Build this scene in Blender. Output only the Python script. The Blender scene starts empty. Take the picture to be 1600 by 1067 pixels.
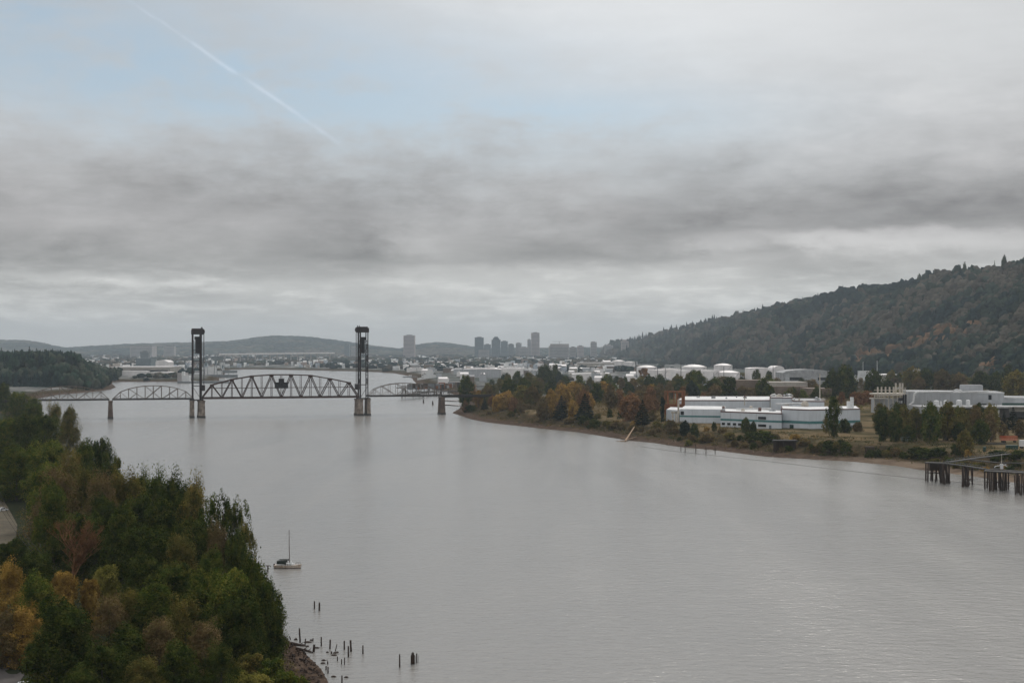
import bpy, math, random
import numpy as np
from mathutils import Vector
R = math.radians
S = bpy.context.scene
COL = S.collection
F, CX, HY, CH = 2222.0, 800.0, 547.0, 62.0      # focal length in photo pixels, principal column, horizon row, eye height

# ------------------------------------------------------------------ camera
cam_d = bpy.data.cameras.new('camera'); cam = bpy.data.objects.new('camera', cam_d); COL.objects.link(cam)
cam.location = (0, 0, CH); cam.rotation_euler = (R(90), 0, 0)
cam_d.sensor_width = 36; cam_d.lens = 36*F/1600; cam_d.shift_y = 13.5/1600
cam_d.clip_start = 1; cam_d.clip_end = 60000
S.camera = cam
# ------------------------------------------------------------------ world, sun, exposure
S.view_settings.view_transform = 'Standard'; S.view_settings.look = 'None'
S.view_settings.exposure = 0.12; S.view_settings.gamma = 1; S.view_settings.use_curve_mapping = False
SUN_EL, SUN_AZ = 42, 14          # sun behind the thin cloud ahead, slightly to the right
W = bpy.data.worlds.new('World'); S.world = W; W.use_nodes = True
wt = W.node_tree; wt.nodes.clear()
class NT:
    def __init__(s, t): s.t = t
    def n(s, typ, **kw):
        nd = s.t.nodes.new(typ)
        for k, v in kw.items(): setattr(nd, k, v)
        return nd
    def link(s, a, b): s.t.links.new(a, b)
    def put(s, sock, v):
        if hasattr(v, 'links') or hasattr(v, 'is_linked'): s.link(v, sock)
        else:
            if isinstance(v, (tuple, list)) and len(v) == 3 and sock.type == 'RGBA': v = (*v, 1)
            sock.default_value = v
    def m(s, op, a, b=0.0, c=0.0, clamp=False):
        nd = s.n('ShaderNodeMath', operation=op); nd.use_clamp = clamp
        s.put(nd.inputs[0], a); s.put(nd.inputs[1], b); s.put(nd.inputs[2], c)
        return nd.outputs[0]
    def mix(s, f, a, b, blend='MIX'):
        nd = s.n('ShaderNodeMix', data_type='RGBA', blend_type=blend)
        s.put(nd.inputs[0], f); s.put(nd.inputs[6], a); s.put(nd.inputs[7], b)
        return nd.outputs[2]
    def ss(s, x, a, b, lo=0.0, hi=1.0):
        nd = s.n('ShaderNodeMapRange', interpolation_type='SMOOTHSTEP')
        s.put(nd.inputs[0], x)
        if a > b: a, b, lo, hi = b, a, hi, lo
        nd.inputs[1].default_value = a; nd.inputs[2].default_value = b
        nd.inputs[3].default_value = lo; nd.inputs[4].default_value = hi
        return nd.outputs[0]
    def noise(s, vec, scale, detail=4, rough=.5, dist=0.0, dim='3D'):
        nd = s.n('ShaderNodeTexNoise', noise_dimensions=dim)
        s.link(vec, nd.inputs['Vector']); nd.inputs['Scale'].default_value = scale
        nd.inputs['Detail'].default_value = detail; nd.inputs['Roughness'].default_value = rough
        nd.inputs['Distortion'].default_value = dist
        return nd.outputs['Fac']
    def comb(s, x, y, z=0.0):
        nd = s.n('ShaderNodeCombineXYZ'); s.put(nd.inputs[0], x); s.put(nd.inputs[1], y); s.put(nd.inputs[2], z)
        return nd.outputs[0]
    def mapping(s, vec, scale=(1, 1, 1), rot=(0, 0, 0), loc=(0, 0, 0)):
        nd = s.n('ShaderNodeMapping'); s.link(vec, nd.inputs[0])
        nd.inputs['Scale'].default_value = scale; nd.inputs['Rotation'].default_value = rot; nd.inputs['Location'].default_value = loc
        return nd.outputs[0]

def build_world():
    g = NT(wt)
    tc = g.n('ShaderNodeTexCoord'); sep = g.n('ShaderNodeSeparateXYZ'); g.link(tc.outputs['Generated'], sep.inputs[0])
    x, y, z = sep.outputs
    az = g.m('ARCTAN2', x, y)
    el = g.m('ARCSINE', g.m('MINIMUM', g.m('MAXIMUM', z, -1), 1))
    U = g.m('MULTIPLY', az, 22.9)          # about one unit per 100 photo columns
    V = g.m('MULTIPLY', el, 22.5)
    sky = g.n('ShaderNodeTexSky', sky_type='NISHITA'); sky.sun_disc = False
    sky.sun_elevation = R(SUN_EL); sky.sun_rotation = R(SUN_AZ)
    sky.altitude = 60; sky.air_density = 1.0; sky.dust_density = 1.5
    # cloud coordinates: long level layers, ruffled at every scale
    nA = g.noise(g.comb(g.m('MULTIPLY', U, .30), g.m('MULTIPLY', V, .80), 3.3), 1.0, 9, .60, .25)
    nB = g.noise(g.comb(g.m('MULTIPLY', U, .95), g.m('MULTIPLY', V, 2.0), 8.1), 1.0, 10, .62, .1)
    nC = g.noise(g.comb(g.m('MULTIPLY', U, .95), g.m('MULTIPLY', V, 5.0), 1.4), 1.0, 8, .62, .2)
    nD = g.noise(g.comb(g.m('MULTIPLY', U, .16), g.m('MULTIPLY', V, .5), 5.7), 1.0, 4, .5)
    cA = g.m('SUBTRACT', nA, .5); cB = g.m('SUBTRACT', nB, .5); cC = g.m('SUBTRACT', nC, .5)
    Vw = g.m('ADD', V, g.m('ADD', g.m('MULTIPLY', cA, 1.0), g.m('MULTIPLY', cB, .45)))
    Vs = g.m('ADD', V, g.m('ADD', g.m('MULTIPLY', cA, .55), g.m('MULTIPLY', cB, .40)))
    Uw = g.m('ADD', U, g.m('ADD', g.m('MULTIPLY', cB, 2.4), g.m('MULTIPLY', cA, 2.0)))
    fine = nB
    def blob(u, v, ru, rv, tilt=0.0, uu=None, vv=None):
        uu = uu or Uw; vv = vv or Vw
        du = g.m('SUBTRACT', uu, u)
        dv = g.m('SUBTRACT', g.m('SUBTRACT', vv, v), g.m('MULTIPLY', du, tilt))
        a = g.m('DIVIDE', du, ru); b = g.m('DIVIDE', dv, rv)
        q = g.m('ADD', g.m('MULTIPLY', a, a), g.m('MULTIPLY', b, b))
        return g.m('EXPONENT', g.m('MULTIPLY', q, -1.0))
    def bank(u0, u1, vb, vt, soft=1.0):
        """a cloud layer: crisp ruffled base at vb, fading out upward to vt"""
        m_ = g.m('MULTIPLY', g.ss(Vs, vb-.07, vb+.10), g.ss(Vs, vt, vb+.1))
        return g.m('MULTIPLY', m_, g.m('MULTIPLY', g.ss(Uw, u0-soft, u0+soft), g.ss(Uw, u1+soft, u1-soft)))
    L = g.ss(Vw, 2.2, 4.6, .43, .60)
    L = g.m('SUBTRACT', L, g.m('MULTIPLY', g.m('MULTIPLY', g.ss(U, 2.0, -6.0), g.ss(V, 3.2, 4.6)), .08))
    for u0, u1, vb, vt, dk, sf in ((-9.5, -1.6, 1.12, 2.9, .135, .9), (-3.6, 3.2, 1.38, 2.7, .115, .7), (-.2, 2.7, 1.30, 2.3, .075, .5), (2.2, 9.8, 1.80, 3.9, .145, 1.2), (5.0, 9.8, 1.85, 3.0, .06, 1.0),
                               (3.4, 4.6, 1.45, 1.85, .12, .3), (3.9, 6.2, 1.04, 1.55, .11, .5), (-9, -4.5, .72, 1.15, .07, .8), (-2.2, 3.0, .74, 1.05, .05, .9), (-9.5, -6.8, 1.30, 1.9, .06, .4), (-9.5, -1, 2.1, 3.6, .045, 1.5)):
        L = g.m('SUBTRACT', L, g.m('MULTIPLY', bank(u0, u1, vb, vt, sf), dk*.80))
    # brighter broken band under the bases
    low = g.m('MULTIPLY', g.ss(Vs, 1.55, 1.05), g.ss(V, .1, .55))
    L = g.m('ADD', L, g.m('MULTIPLY', low, .04))
    L = g.m('ADD', L, g.m('MULTIPLY', g.m('MULTIPLY', low, g.ss(nC, .45, .72)), .13))
    L = g.m('ADD', L, g.m('MULTIPLY', blob(5.5, 1.62, 3.0, .16, .02), .15))
    L = g.m('ADD', L, g.m('MULTIPLY', blob(1.4, 1.02, 3.4, .26, .0), .10))
    L = g.m('ADD', L, g.m('MULTIPLY', blob(-6.2, 1.0, 2.0, .10, .0), .10))
    L = g.m('ADD', L, g.m('MULTIPLY', blob(2.0, 5.3, 4.4, 1.3, -.05), .13))             # glow of the hidden sun
    amp = g.ss(V, 5.0, 2.6, .35, 1.0)
    L = g.m('ADD', L, g.m('MULTIPLY', g.m('MULTIPLY', cA, .22), amp))
    L = g.m('ADD', L, g.m('MULTIPLY', g.m('MULTIPLY', cB, .20), amp))
    L = g.m('ADD', L, g.m('MULTIPLY', g.m('MULTIPLY', cC, .16), amp))
    # tint: warm grey below, neutral above
    warmth = g.ss(V, 5.0, 1.0)
    tint = g.mix(warmth, (.98, 1.0, 1.015), g.mix(g.ss(V, .9, 2.2), (1.0, 1.0, .965), (1.025, .995, .99)))
    Lc = g.m('MAXIMUM', L, .1)
    cloud = g.mix(1.0, tint, g.comb(Lc, Lc, Lc), 'MULTIPLY')
    cloud = g.mix(1.0, cloud, (10, 10, 10), 'MULTIPLY')      # the Background below is set to 0.1
    # openings where blue shows through a thin veil
    hole = blob(-3.6, 4.15, 6.2, 1.15, -.08)
    hole = g.m('MAXIMUM', hole, g.m('MULTIPLY', blob(.4, 3.75, 3.8, .55, -.02), 1.0))
    hole = g.m('MAXIMUM', hole, g.m('MULTIPLY', blob(-8.5, 5.1, 3.8, .55, .0), 1.0))
    hole = g.m('MULTIPLY', hole, g.ss(g.m('ADD', g.m('MULTIPLY', nA, .5), g.m('MULTIPLY', nB, .5)), .34, .58, .38, 1.0))
    hole = g.m('MULTIPLY', hole, .98, clamp=True)
    blue = g.mix(1.0, g.mix(.62, sky.outputs[0], (2.45, 3.8, 4.85)), (1, 1, 1), 'MULTIPLY')
    colr = g.mix(hole, cloud, blue)
    # contrail
    cu = g.m('SUBTRACT', U, -4.3)
    cv = g.m('SUBTRACT', V, g.m('ADD', 4.20, g.m('ADD', g.m('MULTIPLY', cu, -.62), g.m('MULTIPLY', g.m('MULTIPLY', cu, cu), -.012))))
    cv = g.m('ADD', cv, g.m('MULTIPLY', g.m('SUBTRACT', g.noise(g.comb(g.m('MULTIPLY', U, 1.2), 0., 2.), 1.0, 4), .5), .15))
    wid = g.ss(U, -6.5, -4.4, .02, .036)
    cq = g.m('DIVIDE', cv, wid)
    trail = g.m('EXPONENT', g.m('MULTIPLY', g.m('MULTIPLY', cq, cq), -1.0))
    ext = g.m('MULTIPLY', g.ss(U, -6.4, -5.0), g.ss(U, -2.55, -3.3))
    trail = g.m('MULTIPLY', g.m('MULTIPLY', trail, ext), g.m('MULTIPLY', g.ss(g.noise(g.comb(g.m('MULTIPLY', U, 3), V, 4.), 1.2, 4), .25, .6, .12, 1.0), .40))
    colr = g.mix(trail, colr, (6.9, 7.6, 8.6))
    # below the horizon and overhead
    colr = g.mix(g.ss(V, 6.5, 15), colr, (8.8, 8.9, 9.1))
    hz = g.ss(V, .55, -.1)
    colr = g.mix(hz, colr, (4.35, 4.32, 4.2))
    bg = g.n('ShaderNodeBackground'); g.link(colr, bg.inputs[0]); bg.inputs[1].default_value = 0.1
    out = g.n('ShaderNodeOutputWorld'); g.link(bg.outputs[0], out.inputs[0])
build_world()
sd = bpy.data.lights.new('sun', 'SUN'); sd.energy = 1.5; sd.angle = R(10); sd.color = (1, .95, .88)
sun = bpy.data.objects.new('sun', sd); COL.objects.link(sun)
_d = Vector((math.sin(R(SUN_AZ))*math.cos(R(SUN_EL)), math.cos(R(SUN_AZ))*math.cos(R(SUN_EL)), math.sin(R(SUN_EL))))
sun.rotation_euler = _d.to_track_quat('Z', 'Y').to_euler(); sun.location = (0, 100, 400)

# ------------------------------------------------------------------ placing helpers
def P(px, py, z=0.0):
    D = F*(CH-z)/(py-HY); return Vector(((px-CX)/F*D, D, z))
def PD(px, py, D): return Vector(((px-CX)/F*D, D, CH-(py-HY)*D/F))
def XD(px, D): return (px-CX)/F*D
def ZD(py, D): return CH-(py-HY)*D/F
def sstep(t): t = np.clip(t, 0, 1); return t*t*(3-2*t)
_rs = np.random.RandomState(7); _LAT = _rs.rand(256, 256)
def vnoise(x, y):
    xi = np.floor(x).astype(int); yi = np.floor(y).astype(int); fx = x-xi; fy = y-yi
    fx = fx*fx*(3-2*fx); fy = fy*fy*(3-2*fy)
    a = _LAT[xi % 256, yi % 256]; b = _LAT[(xi+1) % 256, yi % 256]
    c = _LAT[xi % 256, (yi+1) % 256]; d = _LAT[(xi+1) % 256, (yi+1) % 256]
    return (a*(1-fx)+b*fx)*(1-fy)+(c*(1-fx)+d*fx)*fy
def fbm(x, y, s, o=4):
    x = np.asarray(x, float)/s; y = np.asarray(y, float)/s; t = 0; a = .5; n = 0
    for k in range(o): t = t+a*vnoise(x+17.3*k, y+5.1*k); n += a; a *= .5; x = x*2; y = y*2
    return t/n

# ------------------------------------------------------------------ terrain function
SHORE_L = [(700, 2200), (590, 1300), (545, 1120), (515, 1067), (503, 1045), (478, 1020), (452, 1000), (425, 975), (390, 940), (332, 905), (250, 860),
           (150, 775), (100, 702), (62, 668), (50, 650), (46, 640), (50, 629), (60, 622.5), (90, 617), (130, 613.5), (172, 609), (182, 605), (176, 600),
           (176, 596.5), (225, 596.5), (275, 596.5), (290, 597.5), (345, 597), (352, 590), (352, 581), (362, 577.5), (400, 577), (480, 578.5),
           (570, 580.5), (615, 583), (640, 588), (648, 597), (660, 606), (700, 612), (718, 622), (724, 634)]
SHORE_R = [(706, 645), (735, 655), (760, 660), (805, 665), (840, 669), (900, 675), (950, 683), (980, 688), (1020, 692), (1060, 698), (1120, 704),
           (1200, 714), (1330, 721), (1400, 728), (1445, 735), (1520, 744), (1600, 756), (1750, 782), (2000, 840), (2600, 1000), (4200, 2200)]
RIV = np.array([[P(a, b)[0], P(a, b)[1]] for a, b in SHORE_L+SHORE_R])
RIV = np.vstack([RIV, [[260, -400], [-40, -400]]])
def river_sd(x, y):
    """positive on land, negative in the river"""
    x = np.asarray(x, float); y = np.asarray(y, float)
    d2 = np.full(x.shape, 1e18); ins = np.zeros(x.shape, bool)
    n = len(RIV)
    for i in range(n):
        ax, ay = RIV[i]; bx, by = RIV[(i+1) % n]
        ex, ey = bx-ax, by-ay
        t = np.clip(((x-ax)*ex+(y-ay)*ey)/(ex*ex+ey*ey), 0, 1)
        d2 = np.minimum(d2, (x-ax-t*ex)**2+(y-ay-t*ey)**2)
        c = ((ay > y) != (by > y))
        with np.errstate(divide='ignore', invalid='ignore'):
            xi = ax+(y-ay)/(by-ay if by != ay else 1e-9)*ex
        ins ^= c & (x < xi)
    d = np.sqrt(d2)
    return np.where(ins, -d, d)
FOOT = ([-2000, 940, 960, 1000, 1100, 1200, 1300, 1400, 1500, 1600, 1900, 2600, 4000], [9000, 9000, 8000, 6600, 4600, 3600, 2950, 2500, 2200, 1960, 1500, 1100, 900])
RIDG = ([-2000, 940, 1000, 1100, 1200, 1300, 1400, 1500, 1600, 1900, 2600, 4000], [10000, 10000, 8300, 6700, 5500, 4700, 4100, 3600, 3200, 2700, 2200, 1900])
SKYR = ([-2000, 940, 950, 970, 1000, 1100, 1200, 1300, 1400, 1500, 1600, 1700, 1900, 2600], [548, 548, 546, 543, 536, 512, 487, 465, 445, 426, 405, 392, 380, 370])
FARY = ([-1500, -400, 0, 40, 70, 95, 110, 200, 290, 360, 400, 430, 470, 500, 530, 560, 600, 625, 645, 665, 685, 705, 730, 760, 850, 1000, 1600, 3500],
        [542, 540, 531.5, 532.5, 538, 544, 543.5, 538, 535.5, 534, 528, 525, 526, 529, 533, 538, 543, 545.5, 541, 537, 535, 537, 541.5, 544.5, 544, 543, 540, 540])
def ground(x, y, d=None):
    x = np.asarray(x, float); y = np.asarray(y, float)
    if d is None: d = river_sd(x, y)
    u = CX+F*x/np.maximum(y, 50)
    wb = np.where(x < -20, 24, 48)
    wb = np.where((y > 1500), 40, wb)
    wb = np.where((x < -20) & (y < 420), 16, wb)
    plat = np.where(x < -20, 6.5, 8.5)
    n1 = fbm(x, y, 40, 4)-.5; n2 = fbm(x+900, y, 9, 3)-.5
    de = d+n2*5*np.clip(d/8, 0, 1)
    bank = 0.9*np.clip(de/10, 0, 1)+(plat-.9)*sstep((de-8)/wb)
    h = np.where(d < 0, -3.5*np.clip(-d/18, 0, 1), bank+np.clip(d/10, 0, 1)*(n1*1.6+n2*.5))
    # inland rise behind the right bank plants
    inl = sstep((y-1050)/500)*np.clip((u-1150)/250, 0, 1)*sstep((d-60)/150)
    h = h+inl*6
    # wooded west hills
    foot = np.interp(u, *FOOT); ridg = np.interp(u, *RIDG); sy = np.interp(u, *SKYR)
    top = CH+(HY-sy)*ridg/F-22-12*np.clip((u-1250)/250, 0, 1)+5*np.sin(u/23.)*np.clip((u-1150)/200, 0, 1)
    t = (y-foot)/(ridg-foot)
    rav = (fbm(x, y, 420, 4)-.5)
    prof = np.clip(t, 0, 1); prof = .25*sstep(prof)+.75*prof**.92
    hh = np.clip(top-8, 0, None)*np.where(t > 1, np.clip(1-(t-1)*.5, .3, 1), prof)
    hh = hh+np.clip(t*4, 0, 1)*rav*170*np.clip(1.15-np.abs(t), 0, 1)*np.clip((u-960)/120, 0, 1)
    h = h+np.where((u > 940) & (t > 0) & (y > 800), np.maximum(hh, 0), 0)*np.clip((u-940)/20, 0, 1)
    # wooded bluff beyond the bridge on the left bank
    bx = sstep((178-u)/75)*sstep((y-2140)/160)*sstep((3300-y)/500)
    h = h+np.where(d > 0, bx*(33+n1*10)*sstep(d/70), 0)
    # far hills
    fy = np.interp(u, *FARY)
    far = CH+(HY-fy)*13500/F-8
    ft = (y-10200)/3300
    h = h+np.where((ft > 0), (far-8)*np.where(ft > 1, np.clip(1-(ft-1)*.4, .5, 1), sstep(ft))+(fbm(x, y, 900, 4)-.5)*26*sstep(ft)*np.clip(1.2-ft, 0, 1), 0)
    return h
def gz(x, y): return float(ground(np.array([x]), np.array([y]))[0])
def on_ground(px, py):
    z = 6.0
    for _ in range(8):
        p = P(px, py, z); z = .5*z+.5*gz(p.x, p.y)
    return P(px, py, z)

# ------------------------------------------------------------------ materials
MATS = {}
def newmat(name):
    m = bpy.data.materials.new(name); m.use_nodes = True; m.node_tree.nodes.clear(); MATS[name] = m
    g = NT(m.node_tree); return m, g
def pbr(name, col, rough=.75, var=.25, scale=.6, metal=0.0, col2=None, streak=False, bump=0.0, spec=.3):
    """painted / weathered surface with its own blotches of colour"""
    m, g = newmat(name)
    tc = g.n('ShaderNodeTexCoord'); v = tc.outputs['Object']
    a = g.noise(v, scale, 5, .6)
    if streak: b = g.noise(g.mapping(v, (1, 1, .12)), scale*3.5, 4, .6)
    else: b = g.noise(v, scale*6, 3, .55)
    f = g.m('ADD', g.m('MULTIPLY', a, .6), g.m('MULTIPLY', b, .4))
    dark = tuple(c*(1-var) for c in col) if col2 is None else col2
    c = g.mix(g.ss(f, .36, .64), dark, tuple(min(1, c*(1+var*.35)) for c in col))
    p = g.n('ShaderNodeBsdfPrincipled'); g.link(c, p.inputs['Base Color'])
    p.inputs['Roughness'].default_value = rough; p.inputs['Metallic'].default_value = metal
    p.inputs['Specular IOR Level'].default_value = spec
    if bump:
        bn = g.n('ShaderNodeBump'); bn.inputs['Strength'].default_value = bump; bn.inputs['Distance'].default_value = .2
        g.link(b, bn.inputs['Height']); g.link(bn.outputs[0], p.inputs['Normal'])
    o = g.n('ShaderNodeOutputMaterial'); g.link(p.outputs[0], o.inputs[0]); return m
def panelled(name, col, seam=6.0, dark=.8, rough=.6):
    """wall of upright sheets: thin seams every few metres, grime in streaks"""
    m, g = newmat(name)
    tc = g.n('ShaderNodeTexCoord'); v = tc.outputs['Object']
    sp = g.n('ShaderNodeSeparateXYZ'); g.link(v, sp.inputs[0])
    s = g.m('ADD', sp.outputs[0], g.m('MULTIPLY', sp.outputs[1], .71))
    fr = g.m('FRACT', g.m('DIVIDE', s, seam))
    line = g.m('LESS_THAN', fr, .035)
    a = g.noise(g.mapping(v, (1, 1, .15)), .5, 5, .6); b = g.noise(v, .15, 4, .55)
    f = g.ss(g.m('ADD', g.m('MULTIPLY', a, .55), g.m('MULTIPLY', b, .45)), .36, .62)
    c = g.mix(f, tuple(x*dark for x in col), col)
    c = g.mix(g.m('MULTIPLY', line, .35), c, tuple(x*.5 for x in col))
    p = g.n('ShaderNodeBsdfPrincipled'); g.link(c, p.inputs['Base Color']); p.inputs['Roughness'].default_value = rough
    p.inputs['Specular IOR Level'].default_value = .3
    o = g.n('ShaderNodeOutputMaterial'); g.link(p.outputs[0], o.inputs[0]); return m
def leafmat(name, c1, c2, c3=None, scale=.30, trans=.12, c3amt=.5):
    m, g = newmat(name)
    tc = g.n('ShaderNodeTexCoord'); v = tc.outputs['Object']; geo = g.n('ShaderNodeNewGeometry'); oi = g.n('ShaderNodeObjectInfo')
    vv = g.n('ShaderNodeVectorMath', operation='ADD'); g.link(v, vv.inputs[0]); g.link(g.comb(g.m('MULTIPLY', oi.outputs['Random'], 50), 0., 0.), vv.inputs[1])
    a = g.noise(vv.outputs[0], scale, 3, .6); r = geo.outputs['Random Per Island']
    f = g.m('ADD', g.m('MULTIPLY', g.ss(a, .38, .62), .78), g.m('MULTIPLY', r, .22))
    c = g.mix(f, c1, c2)
    if c3 is not None:
        b = g.noise(vv.outputs[0], scale*1.7, 3, .6, .3)
        c = g.mix(g.m('MULTIPLY', g.ss(g.m('ADD', b, g.m('MULTIPLY', r, .12)), .52, .68), c3amt), c, c3)
    c = g.mix(1.0, c, g.mix(oi.outputs['Random'], (.78, .80, .80), (1.25, 1.2, 1.15)), 'MULTIPLY')
    d = g.n('ShaderNodeBsdfDiffuse'); g.link(c, d.inputs[0]); tl = g.n('ShaderNodeBsdfTranslucent')
    g.link(g.mix(1.0, c, (1.2, 1.25, .8), 'MULTIPLY'), tl.inputs[0])
    mx = g.n('ShaderNodeMixShader'); mx.inputs[0].default_value = trans; g.link(d.outputs[0], mx.inputs[1]); g.link(tl.outputs[0], mx.inputs[2])
    o = g.n('ShaderNodeOutputMaterial'); g.link(mx.outputs[0], o.inputs[0]); return m
def tintmat(name, var=.3, scale=.1):
    """forest canopy: the colour of each tree is stored on its own faces"""
    m, g = newmat(name)
    at = g.n('ShaderNodeAttribute', attribute_name='tint'); tc = g.n('ShaderNodeTexCoord')
    a = g.noise(tc.outputs['Object'], scale, 3, .6)
    k = g.ss(a, .3, .7, 1-var, 1+var)
    c = g.mix(1.0, at.outputs['Color'], g.comb(k, k, k), 'MULTIPLY')
    d = g.n('ShaderNodeBsdfDiffuse'); g.link(c, d.inputs[0])
    o = g.n('ShaderNodeOutputMaterial'); g.link(d.outputs[0], o.inputs[0]); return m

M = {}
def mats():
    M['iron'] = pbr('dark_rusty_iron', (.034, .019, .015), .8, .35, .5, col2=(.055, .024, .015))
    M['tower'] = pbr('tower_iron', (.022, .022, .024), .8, .3, .4, col2=(.035, .022, .018))
    M['oldpaint'] = pbr('faded_span_paint', (.15, .13, .108), .8, .35, .5, col2=(.085, .06, .045))
    M['deck'] = pbr('deck_iron', (.03, .026, .024), .85, .3, .3)
    M['pier'] = pbr('pier_concrete', (.27, .225, .185), .9, .4, .25, col2=(.10, .075, .058), streak=True)
    M['brownpier'] = pbr('brown_pier_concrete', (.13, .095, .072), .9, .4, .25, col2=(.06, .042, .033), streak=True)
    M['pierfoot'] = pbr('wet_pier_concrete', (.05, .045, .04), .7, .3, .5)
    M['white'] = panelled('white_sheet_wall', (.58, .61, .64), dark=.88)
    M['white2'] = pbr('white_roof', (.62, .62, .61), .8, .22, .12, streak=False)
    M['greyroof'] = pbr('grey_roof_felt', (.36, .36, .36), .9, .35, .12)
    M['grey'] = panelled('pale_grey_wall', (.40, .41, .42), 5)
    M['teal'] = pbr('teal_stripe', (.07, .20, .20), .6, .25, .3)
    M['glass'] = pbr('dark_window_glass', (.012, .015, .018), .15, .2, .5, spec=.5)
    M['redtrim'] = pbr('rusty_roof_edge', (.12, .06, .05), .8, .3, .5)
    M['cream'] = pbr('cream_steel', (.50, .45, .38), .6, .3, .5, streak=True)
    M['rust'] = pbr('rust_orange_frame', (.22, .085, .035), .85, .3, .4)
    M['tank'] = pbr('white_tank_paint', (.74, .70, .68), .55, .15, .06, streak=True)
    M['beige'] = pbr('beige_wall', (.36, .33, .29), .85, .25, .1)
    M['brownwall'] = pbr('brown_levee_wall', (.17, .13, .10), .9, .35, .1)
    M['black'] = pbr('black_steel', (.014, .012, .013), .6, .3, .5)
    M['wood'] = pbr('tarred_pile_wood', (.028, .019, .015), .9, .45, 1.2, col2=(.05, .032, .022), streak=True)
    M['plank'] = pbr('weathered_planks', (.06, .056, .052), .9, .4, .8)
    M['drift'] = pbr('driftwood', (.32, .22, .14), .9, .3, 1.0)
    M['bark'] = pbr('bark', (.075, .06, .048), .95, .45, 1.5, streak=True)
    M['redbark'] = pbr('reddish_twigs', (.21, .105, .045), .95, .35, 1.0)
    M['hull'] = pbr('cream_hull', (.50, .44, .38), .5, .2, .8, col2=(.33, .24, .17), streak=True)
    M['antifoul'] = pbr('dark_red_bottom_paint', (.04, .015, .012), .6, .2, .8)
    M['gel'] = pbr('white_gelcoat', (.62, .63, .62), .4, .1, .8)
    M['canvas'] = pbr('dark_green_canvas', (.015, .022, .018), .85, .2, .8)
    M['alu'] = pbr('dull_mast', (.12, .09, .08), .5, .2, .5)
    M['orange'] = pbr('orange_paint', (.42, .10, .04), .55, .3, .8)
    M['green'] = pbr('dark_green_paint', (.02, .055, .045), .6, .3, .8)
    M['vanwhite'] = pbr('white_vehicle_paint', (.62, .62, .62), .35, .08, .5)
    M['palegreen'] = pbr('pale_green_paint', (.22, .27, .22), .5, .15, .5)
    M['rubber'] = pbr('tyre_rubber', (.02, .02, .02), .8, .2, 1)
    M['asphalt'] = pbr('asphalt', (.07, .062, .058), .9, .25, .3)
    M['bluegrey'] = pbr('bluegrey_cladding', (.15, .185, .20), .5, .2, .05)  # paled to imitate distance haze on the far towers
    M['darkglass'] = pbr('dark_tower_glass', (.11, .145, .165), .3, .25, .03, spec=.6)  # glass lightened, haze fading put into its colour
    M['stone'] = pbr('tower_stone', (.36, .335, .325), .8, .15, .03)  # stone tone raised so the skyline looks faded by haze
    M['pinkstone'] = pbr('pinkish_stone', (.42, .355, .34), .8, .12, .03)
    M['shipwhite'] = pbr('ship_white', (.62, .62, .61), .5, .15, .2)
    M['shipgrey'] = pbr('ship_grey', (.17, .185, .19), .7, .25, .1)
    # foliage
    M['l_dark'] = leafmat('dark_green_leaves', (.012, .024, .006), (.052, .074, .016), (.12, .11, .024), c3amt=.5)
    M['l_green'] = leafmat('green_leaves', (.022, .042, .008), (.088, .115, .022), (.19, .165, .034), c3amt=.5)
    M['l_olive'] = leafmat('olive_leaves', (.048, .052, .014), (.155, .14, .038), (.20, .135, .04), c3amt=.5)
    M['l_brown'] = leafmat('brown_autumn_leaves', (.075, .054, .026), (.19, .132, .064), (.11, .105, .035), c3amt=.5)
    M['l_orange'] = leafmat('orange_autumn_leaves', (.13, .068, .034), (.27, .145, .07), (.14, .10, .05))
    M['l_gold'] = leafmat('golden_leaves', (.14, .085, .022), (.40, .26, .065), (.20, .12, .04))
    M['l_yellow'] = leafmat('yellow_green_leaves', (.08, .085, .02), (.26, .23, .055))
    M['l_conif'] = leafmat('conifer_needles', (.007, .013, .009), (.018, .028, .017), scale=.5, trans=.05)
    M['l_blue'] = leafmat('greygreen_leaves', (.02, .032, .022), (.05, .065, .045))
    M['l_red'] = leafmat('russet_twigs_and_leaves', (.11, .052, .024), (.21, .11, .05))
    M['canopy'] = tintmat('forest_canopy')
mats()

# ------------------------------------------------------------------ object helpers
def tag(o, label=None, cat=None, group=None, kind=None):
    if label: o['label'] = label
    if cat: o['category'] = cat
    if group: o['group'] = group
    if kind: o['kind'] = kind
    return o
def empty(name, loc, rz=0.0):
    o = bpy.data.objects.new(name, None); COL.objects.link(o); o.location = loc; o.rotation_euler = (0, 0, rz)
    o.empty_display_size = 1; return o
def npmesh(name, V, Fc, smooth=False):
    """V (n,3), Fc (m,k)"""
    me = bpy.data.meshes.new(name); V = np.asarray(V, np.float32); Fc = np.asarray(Fc, np.int32)
    k = Fc.shape[1]
    me.vertices.add(len(V)); me.vertices.foreach_set('co', V.ravel())
    me.loops.add(Fc.size); me.loops.foreach_set('vertex_index', Fc.ravel())
    me.polygons.add(len(Fc)); me.polygons.foreach_set('loop_start', np.arange(0, Fc.size, k, dtype=np.int32))
    me.polygons.foreach_set('loop_total', np.full(len(Fc), k, np.int32))
    if smooth: me.polygons.foreach_set('use_smooth', np.ones(len(Fc), bool))
    me.update(calc_edges=True); return me
def link(name, me, mat=None, parent=None):
    o = bpy.data.objects.new(name, me); COL.objects.link(o)
    if mat is not None and not me.materials: me.materials.append(mat)
    if parent is not None: o.parent = parent
    return o
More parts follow.
